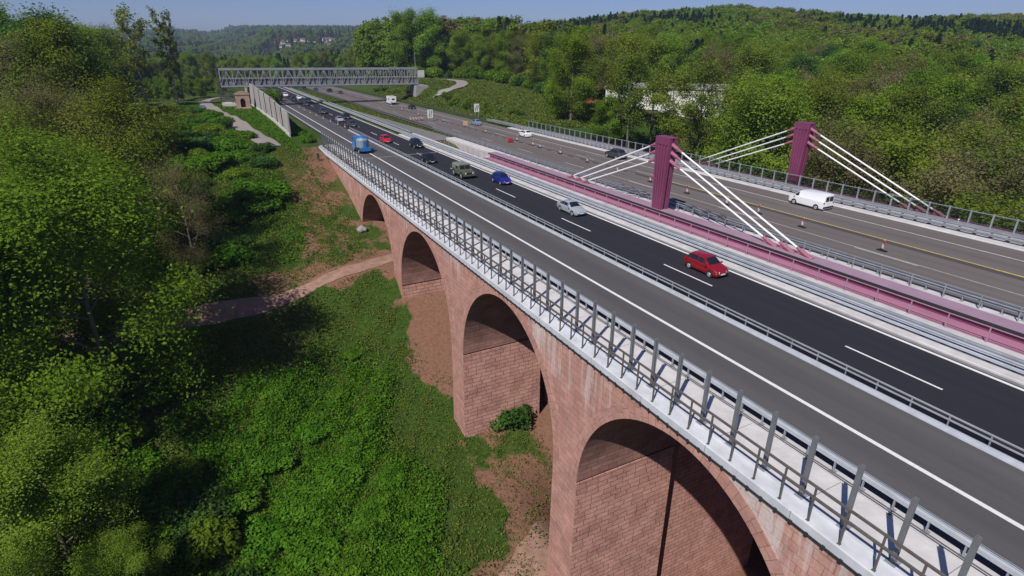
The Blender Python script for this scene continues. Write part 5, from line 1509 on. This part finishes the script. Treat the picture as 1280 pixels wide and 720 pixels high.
# belt behind the truss bridge
B_pts = []
tries = 0
while len(B_pts) < 46 and tries < 9000:
    tries += 1
    y = r_.uniform(425, 480); x = r_.uniform(-45, 130)
    if near(B_pts, x, y, 7.5): continue
    k = r_.choices(['fresh', 'olive', 'yellow', 'bare'], [2.5, 3.5, 1.2, 1.0])[0]
    B_pts.append((x, y))
    plant(k, x, y, r_.uniform(14, 19), 'rounded ' + dict(fresh='green', olive='olive', yellow='yellow green', bare='brown')[k] + ' tree in the belt seen over the truss bridge', 'tree belt behind the truss bridge (' + k + ')')
for i in range(14):
    x = -22 + i * 2.2 + r_.uniform(-1, 1); y = 300 + r_.uniform(-18, 40)
    plant('fresh', x, y, r_.uniform(6, 9), 'low green tree left of the truss bridge tower', 'low trees left of the truss bridge tower')
for i in range(26):
    y = 138 + i * 6.2 + r_.uniform(-2, 2)
    x = np.interp(y, [128, 150, 180, 205, 230, 262, 290, 310], [80, 93, 107, 112, 112, 108, 92, 86]) + r_.uniform(-1.5, 1.5)
    plant('shrub', float(x), y, r_.uniform(3.5, 6.5), 'tall green bush along the forest edge above the meadow', 'bushes along the forest edge above the meadow', name='bush', cat='bush')
# bushes on the cut slope right of the road
for i in range(30):
    y = 132 + i * 5.4 + r_.uniform(-2, 2); x = 74.5 + r_.uniform(-1, 5)
    if 225 < y < 245: continue
    plant('shrub', x, y, r_.uniform(.8, 2.2), 'small bush on the bank beside the far carriageway', 'bushes on the road bank', name='bush', cat='bush')

# --- far woods: one mass nobody could count
lod = bpy.data.collections.new('far tree shapes')
def lod_tree(i, crown):
    o = bpy.data.objects.new('far_tree_shape', crown); lod.objects.link(o)
specs = [('fresh', 41, LM['fresh'], .12, 6.6, 5200), ('olive', 42, LM['olive'], .12, 6.6, 4600), ('yellow', 43, LM['yellow'], .12, 6.2, 4600), ('bare', 44, LM['bud'], .15, 6.2, 3600), ('deep', 45, LM['deep'], .1, 6.4, 4800), ('fresh', 46, LM['fresh'], .12, 6.0, 4800), ('olive', 47, LM['olive'], .1, 6.6, 4600)]
for i, (nm, sd, mt, bs, rd, nl) in enumerate(specs):
    crown, trunk = tree_mesh('far', sd, 20, rd, bs, nl, .50, mt, M['bark'], 0, 1, None, False)
    o = bpy.data.objects.new('a%02d_far_tree_shape' % i, crown); lod.objects.link(o)
for i in range(2):
    crown, trunk = conifer_mesh('far', 51 + i, 20, 3.8, 3000, .6, LM['needle'], M['bark'])
    o = bpy.data.objects.new('b%02d_far_conifer_shape' % i, crown); lod.objects.link(o)
NT = len(specs)

def scatter(name, label, pts, idx, scl, rot):
    me = bpy.data.meshes.new(name)
    me.vertices.add(len(pts)); me.vertices.foreach_set('co', np.ascontiguousarray(pts, dtype=np.float32).ravel())
    a = me.attributes.new('idx', 'INT', 'POINT'); a.data.foreach_set('value', np.asarray(idx, dtype=np.int32))
    a = me.attributes.new('scl', 'FLOAT', 'POINT'); a.data.foreach_set('value', np.asarray(scl, dtype=np.float32))
    a = me.attributes.new('rot', 'FLOAT', 'POINT'); a.data.foreach_set('value', np.asarray(rot, dtype=np.float32))
    o = bpy.data.objects.new(name, me); link(o)
    ng = bpy.data.node_groups.new(name, 'GeometryNodeTree')
    ng.interface.new_socket('Geometry', in_out='INPUT', socket_type='NodeSocketGeometry'); ng.interface.new_socket('Geometry', in_out='OUTPUT', socket_type='NodeSocketGeometry')
    nd = ng.nodes; lk = ng.links
    gi = nd.new('NodeGroupInput'); go = nd.new('NodeGroupOutput')
    ip = nd.new('GeometryNodeInstanceOnPoints'); ci = nd.new('GeometryNodeCollectionInfo')
    ci.inputs['Collection'].default_value = lod; ci.inputs['Separate Children'].default_value = True; ci.inputs['Reset Children'].default_value = True
    def attr(n_, ty):
        q = nd.new('GeometryNodeInputNamedAttribute'); q.data_type = ty; q.inputs['Name'].default_value = n_; return q.outputs['Attribute']
    cx_ = nd.new('ShaderNodeCombineXYZ'); lk.new(attr('rot', 'FLOAT'), cx_.inputs[2])
    er = nd.new('FunctionNodeEulerToRotation'); lk.new(cx_.outputs[0], er.inputs[0])
    lk.new(gi.outputs[0], ip.inputs['Points']); lk.new(ci.outputs[0], ip.inputs['Instance']); ip.inputs['Pick Instance'].default_value = True
    lk.new(attr('idx', 'INT'), ip.inputs['Instance Index']); lk.new(er.outputs[0], ip.inputs['Rotation']); lk.new(attr('scl', 'FLOAT'), ip.inputs['Scale'])
    lk.new(ip.outputs[0], go.inputs[0])
    md = o.modifiers.new('scatter', 'NODES'); md.node_group = ng
    prop(o, label, 'forest', None, 'stuff')
    return o

def polar_pts(d0, d1, a0, a1, pitch, seed, keep=None):
    q = np.random.default_rng(seed); out = []
    d = d0
    while d < d1:
        step = pitch(d); n = max(1, int(R(a1 - a0) * d / step))
        az = np.radians(a0 + (a1 - a0) * (np.arange(n) + q.uniform(.1, .9, n)) / n)
        dd = d + q.uniform(-.45, .45, n) * step
        out.append(np.stack([dd * np.sin(az), dd * np.cos(az)], 1)); d += step * .9
    p = np.concatenate(out)
    if keep is not None: p = p[keep(p[:, 0], p[:, 1])]
    return p
def forest(name, label, p, hscale, conif, seed):
    q = np.random.default_rng(seed); n = len(p)
    z = ground(p[:, 0], p[:, 1])
    # conifers and bare trees stand in patches
    f = np.sin(p[:, 0] * .021 + 1.3) * np.sin(p[:, 1] * .017 + .5) + .5 * np.sin(p[:, 0] * .05 - p[:, 1] * .043)
    g = np.sin(p[:, 0] * .031 - p[:, 1] * .022 + 2.0) + q.normal(0, .7, n)
    idx = q.choice([0, 1, 2, 3, 4, 5, 6], n, p=[.22, .22, .12, .09, .06, .17, .12])
    idx = np.where(g > .9, q.choice([1, 3, 6], n), idx); idx = np.where(g < -.9, q.choice([0, 5, 2], n), idx)
    cn = f + q.normal(0, .6, n) > conif + .12 - .55 * smooth(330, 500, np.hypot(p[:, 0], p[:, 1]))
    idx = np.where(cn, NT + q.integers(0, 2, n), idx)
    s = q.uniform(.85, 1.15, n) * hscale(p) / 20.0
    s = np.where(cn, s * 1.12, s)
    return scatter(name, label, np.column_stack([p, z - .3]), idx, s, q.uniform(0, 6.28, n))
def keep_r(x, y):
    ok = np.ones(len(x), bool)
    for i in range(len(x)):
        if in_meadow(x[i], y[i]) or in_hall(x[i], y[i]): ok[i] = False
        elif math.hypot(x[i], y[i]) < 335 and near(R_pts, x[i], y[i], 6.0): ok[i] = False
        elif x[i] < 80: ok[i] = False
    return ok
forest('hill_forest', 'mixed spring forest covering the hill right of the motorway', polar_pts(235, 900, 27, 78, lambda d: 6.6 + max(0, d - 300) * .006, 61, keep_r), lambda p: np.full(len(p), 20.0), .62, 62)
forest('back_forest', 'forest behind the meadow at the right end of the truss bridge', polar_pts(326, 700, 14, 27, lambda d: 7.0, 63, lambda x, y: (x > 84)), lambda p: np.full(len(p), 25.0), .9, 64)
def keep_f(x, y):
    d = np.hypot(x, y); az = np.degrees(np.arctan2(x, y))
    v1 = (d > 1240) & (d < 1620) & (az > 5.6) & (az < 12.8) & (np.sin(x * .09) * np.sin(y * .05) < .72)
    fld = (d > 640) & (d < 900) & (az > -1.5) & (az < 4.0)
    return ~v1 & ~fld
forest('valley_forest', 'bluish mixed forest filling the distant valley and the skyline hill', polar_pts(500, 3300, -17, 29, lambda d: 8.0 + max(0, d - 500) * .0075, 65, keep_f), lambda p: 17 + np.hypot(p[:, 0], p[:, 1]) * .0042, .55, 66)
forest('left_forest', 'dense forest behind the left tree row', polar_pts(250, 520, -30, -5.0, lambda d: 7.5, 67, lambda x, y: (x < -19) & (y > 335)), lambda p: np.full(len(p), 20.0), .95, 68)

# ---------------------------------------------------------------- houses far away
M['house_white'] = plain('white house wall', (0.72, 0.70, 0.67), 0.8, var=.05); M['house_roof'] = plain('red brown roof tiles', (0.15, 0.085, 0.075), 0.9, var=.15, scale=.8); M['roof_orange'] = plain('orange roof tiles', (0.42, 0.13, 0.05), 0.9, var=.2, scale=.8)
M['window_dark'] = plain('dark window', (0.03, 0.035, 0.04), 0.2)
def house(x, y, w, d, h, rz, label, roof, group=None, z=None):
    t = thing('house', label, 'house', (x, y, (gz(x, y) if z is None else z) - 0.5), rz, group)
    mb = MB(); mb.box(-w / 2, w / 2, -d / 2, d / 2, 0, h); mb.build('wall', M['house_white'], t)
    mb = MB(); o_ = .5; rh = d * .42
    vs = [(-w / 2 - o_, -d / 2 - o_, h), (w / 2 + o_, -d / 2 - o_, h), (w / 2 + o_, d / 2 + o_, h), (-w / 2 - o_, d / 2 + o_, h), (-w / 2 - o_, 0, h + rh), (w / 2 + o_, 0, h + rh)]
    mb.add(vs, [(0, 1, 5, 4), (2, 3, 4, 5), (3, 0, 4), (1, 2, 5), (3, 2, 1, 0)]); mb.build('roof', roof, t)
    for k in range(3):
        for zz in (1.2, h - 2.0):
            mb = MB(); mb.box(-w / 3 + k * w / 3 - .6, -w / 3 + k * w / 3 + .6, -d / 2 - .03, -d / 2 + .1, zz, zz + 1.3); mb.build('window', M['window_dark'], t)
    return t
hq = random.Random(3)
for i in range(16):                                    # row of houses on the valley side
    az = R(6.4 + i * .21 + hq.uniform(-.08, .08)); d = 1500 + hq.uniform(-45, 50)
    house(d * math.sin(az), d * math.cos(az), hq.uniform(6, 11), 6, hq.uniform(4, 6), hq.uniform(-.5, .5), 'white house in the long village row on the distant valley side', M['house_roof'], 'houses of the long village row')
for i in range(15):
    az = R(10.3 + (i % 8) * .21 + hq.uniform(-.1, .1)); d = 1480 + (i // 8) * 75 + hq.uniform(-25, 25)
    house(d * math.sin(az), d * math.cos(az), hq.uniform(6, 9), 6, hq.uniform(5, 8), hq.uniform(-.6, .6), 'white house in the village cluster right of the long row', M['house_roof'], 'houses of the right village cluster')
house(-9.5, 640, 24, 14, 6, .3, 'long red roofed house at the field left of the truss bridge', M['roof_orange'], z=gz(-9.5, 640) + 14)
house(104, 158, 11, 8, 6, .5, 'house with orange roof half hidden in the trees left of the white hall', M['roof_orange'], z=-5.5)
for i, (az, d) in enumerate([(10.0, 720), (9.1, 760), (12.4, 700), (14.2, 690)]):
    x, y = d * math.sin(R(az)), d * math.cos(R(az))
    house(x, y, 12, 9, 6, .3 * i, ['white farmhouse just above the tree belt behind the truss', 'small white house left of the white farmhouse', 'white gabled house above the middle of the truss', 'grey white house left of the tall right trees above the truss'][i], M['house_roof'], z=gz(x, y) + 14)
# white hall behind the trees
t = thing('hall', 'large white industrial hall half hidden behind the trees right of the motorway', 'hall', (131, 147, -8.5), R(-42))
mb = MB(); mb.box(-19, 19, -9, 9, 0, 13.2); mb.build('wall', M['house_white'], t)
mb = MB(); mb.box(-19.4, 19.4, -9.4, 9.4, 13.2, 13.8); mb.build('roof', M['concrete_old'], t)
for k in range(6):
    mb = MB(); mb.box(-17 + k * 5.6, -14 + k * 5.6, -9.06, -8.9, 5.4, 7.2); mb.build('window', M['window_dark'], t)
# ploughed field in the valley
mbf = MB(); vs = []; fs = []
for i in range(9):
    for j in range(5):
        az = R(-1.3 + 5.2 * j / 4); d = 650 + 250 * i / 8
        x, y = d * math.sin(az), d * math.cos(az); vs.append((x, y, gz(x, y) + .5))
        if i and j: a = i * 5 + j; fs.append((a - 6, a - 5, a, a - 1))
M['field'] = plain('brown ploughed field', (0.16, 0.12, 0.085), 1.0, var=.12, scale=.02)
prop(mbf.add(vs, fs).build('field', M['field']), kind='structure')

# ---------------------------------------------------------------- ground cover around the viaduct
def cover(name, label, mat, n, reg, dens, hgt, leaf, seed, up=.5, zoff=0.0):
    q = np.random.default_rng(seed)
    x = q.uniform(reg[0], reg[1], n); y = q.uniform(reg[2], reg[3], n)
    k = dens(x, y) > q.uniform(0, 1, n)
    x, y = x[k], y[k]
    h = hgt(x, y)
    z = ground(x, y) + zoff + h * q.uniform(.15, 1.0, len(x)) ** .7
    P = np.stack([x, y, z], 1)
    N = np.stack([q.normal(0, .5, len(x)), q.normal(0, .5, len(x)), np.full(len(x), up)], 1)
    V, F = leaves_at(P, N, leaf, q)
    w = np.sin(x * 1.7 + y * .9) * np.sin(y * 1.3 - x * .7)
    t = np.clip(.5 + .2 * w + q.normal(0, .18, len(x)), 0, 1)
    me = np_mesh(name, V, F, mat, t)
    o = bpy.data.objects.new(name, me); link(o); prop(o, label, 'undergrowth', None, 'stuff')
def lump(x, y, s=1.0, ph=0.0):
    return (np.sin(x * .9 * s + ph) * np.sin(y * .8 * s + 1.3 * ph) + .6 * np.sin(x * 1.9 * s - y * 1.4 * s + ph) + .4 * np.sin(x * 3.1 * s + y * 2.7 * s)) / 2
def path_clear(x, y):
    yc = np.interp(x, [-20, -8, -.6, 8.3, 14, 19.7, 27], [73, 72, 73, 74.8, 76.4, 78, 79])
    return np.abs(y - yc) > 1.9
def d_nettle(x, y):
    core = smooth(-11, -5, x) * smooth(14.0, 8.5, x + 1.2 * np.sin(y * .4)) * smooth(66, 58, y)
    return np.clip(core + .75 * lump(x, y, .55, .4) + .2, 0, 1) * core ** .5 * (x < 16.5) * path_clear(x, y)
cover('nettle_thicket', 'bright green nettle and bramble thicket on the meadow beside the viaduct', LM['nettle'], 260000, (-16, 17, 24, 70), d_nettle, lambda x, y: np.clip(.6 + 1.0 * lump(x, y, .55, .4) + .35 * lump(x, y, 1.6, 2), .06, 2.4), .135, 71)
def d_grass(x, y):
    a = np.maximum(smooth(18.4, 16.0, x + .8 * np.sin(y)), .75 * smooth(62, 50, y) * (lump(x, y, .5, 5) > -.45)) * (1 - .5 * soil_amount(x, y)) * path_clear(x, y)
    return a * np.clip(.62 + .6 * lump(x, y, 1.1, 1.0), .12, 1)
cover('meadow_grass', 'rough meadow grass along the foot of the viaduct and the slope', LM['grassb'], 300000, (-20, 27, 22, 128), d_grass, lambda x, y: np.clip(.22 + .3 * lump(x, y, 1.4, 1), .05, .6), .11, 72)
def d_dry(x, y):
    return np.clip(soil_amount(x, y) * .75 + .15, 0, 1) * smooth(18.9, 17.5, x) * path_clear(x, y) * np.clip(.3 + .8 * lump(x, y, 1.3, 3), 0, 1)
cover('dry_stalks', 'dry brown grass and dead stalks on the bare slope', LM['dryb'], 90000, (-8, 18.6, 24, 122), d_dry, lambda x, y: np.full(len(x), .28), .085, 73, .3)
def d_bank(x, y):
    pm = np.min([np.hypot(x - u, y - w) for u, w in [(79, 217), (81, 214.5), (83, 212.3), (85.5, 214.5), (88.6, 218), (91, 222.5), (93.7, 227.4), (95.5, 233), (96.9, 239), (97.2, 245), (97.2, 252)]], axis=0) > 3.6
    return np.clip(.7 + .6 * lump(x, y, .5, 1), .1, 1) * pm
cover('bank_grass', 'green grass on the bank and meadow right of the far carriageway', LM['grassb'], 110000, (71.5, 112, 126, 300), d_bank, lambda x, y: np.clip(.35 + .4 * lump(x, y, .6, 2), .1, 1.0), .26, 74)
cover('median_grass', 'green grass strip in the median beyond the bridges', LM['grassb'], 26000, (43.6, 49.2, 128, 330), lambda x, y: (x > 49.2 - .055 * (y - 123)) * 1.0, lambda x, y: np.full(len(x), .25), .16, 75)
cover('slope_herbs', 'low green herbs covering the slope below the path and noise wall', LM['nettle'], 150000, (-16, 15.5, 82, 250), lambda x, y: np.clip(.55 + .7 * lump(x, y, .6, 2.4), 0, 1) * (1 - .7 * soil_amount(x, y)) * (np.abs(x - np.interp(y, [113, 129, 150, 176, 205, 225, 246, 266], [12.4, 10.7, 9, 7.3, 4.6, 2.8, .6, -.5])) > 2.5), lambda x, y: np.clip(.4 + .5 * lump(x, y, .7, 2), .08, 1.1), .17, 76)
# ---------------------------------------------------------------- haze: one closed box of thin air round everything but the sky
hz = MB(); hz.box(-5900, 5900, -5900, 8900, -80, 120)
m = bpy.data.materials.new('haze'); m.use_nodes = True
nt = m.node_tree; nt.nodes.remove(nt.nodes['Principled BSDF'])
pv = nt.nodes.new('ShaderNodeVolumePrincipled'); pv.inputs['Color'].default_value = (0.62, 0.76, 1.0, 1); pv.inputs['Density'].default_value = 0.00016; pv.inputs['Anisotropy'].default_value = 0.2
nt.links.new(pv.outputs[0], nt.nodes['Material Output'].inputs['Volume'])
prop(hz.build('haze', m), kind='stuff')
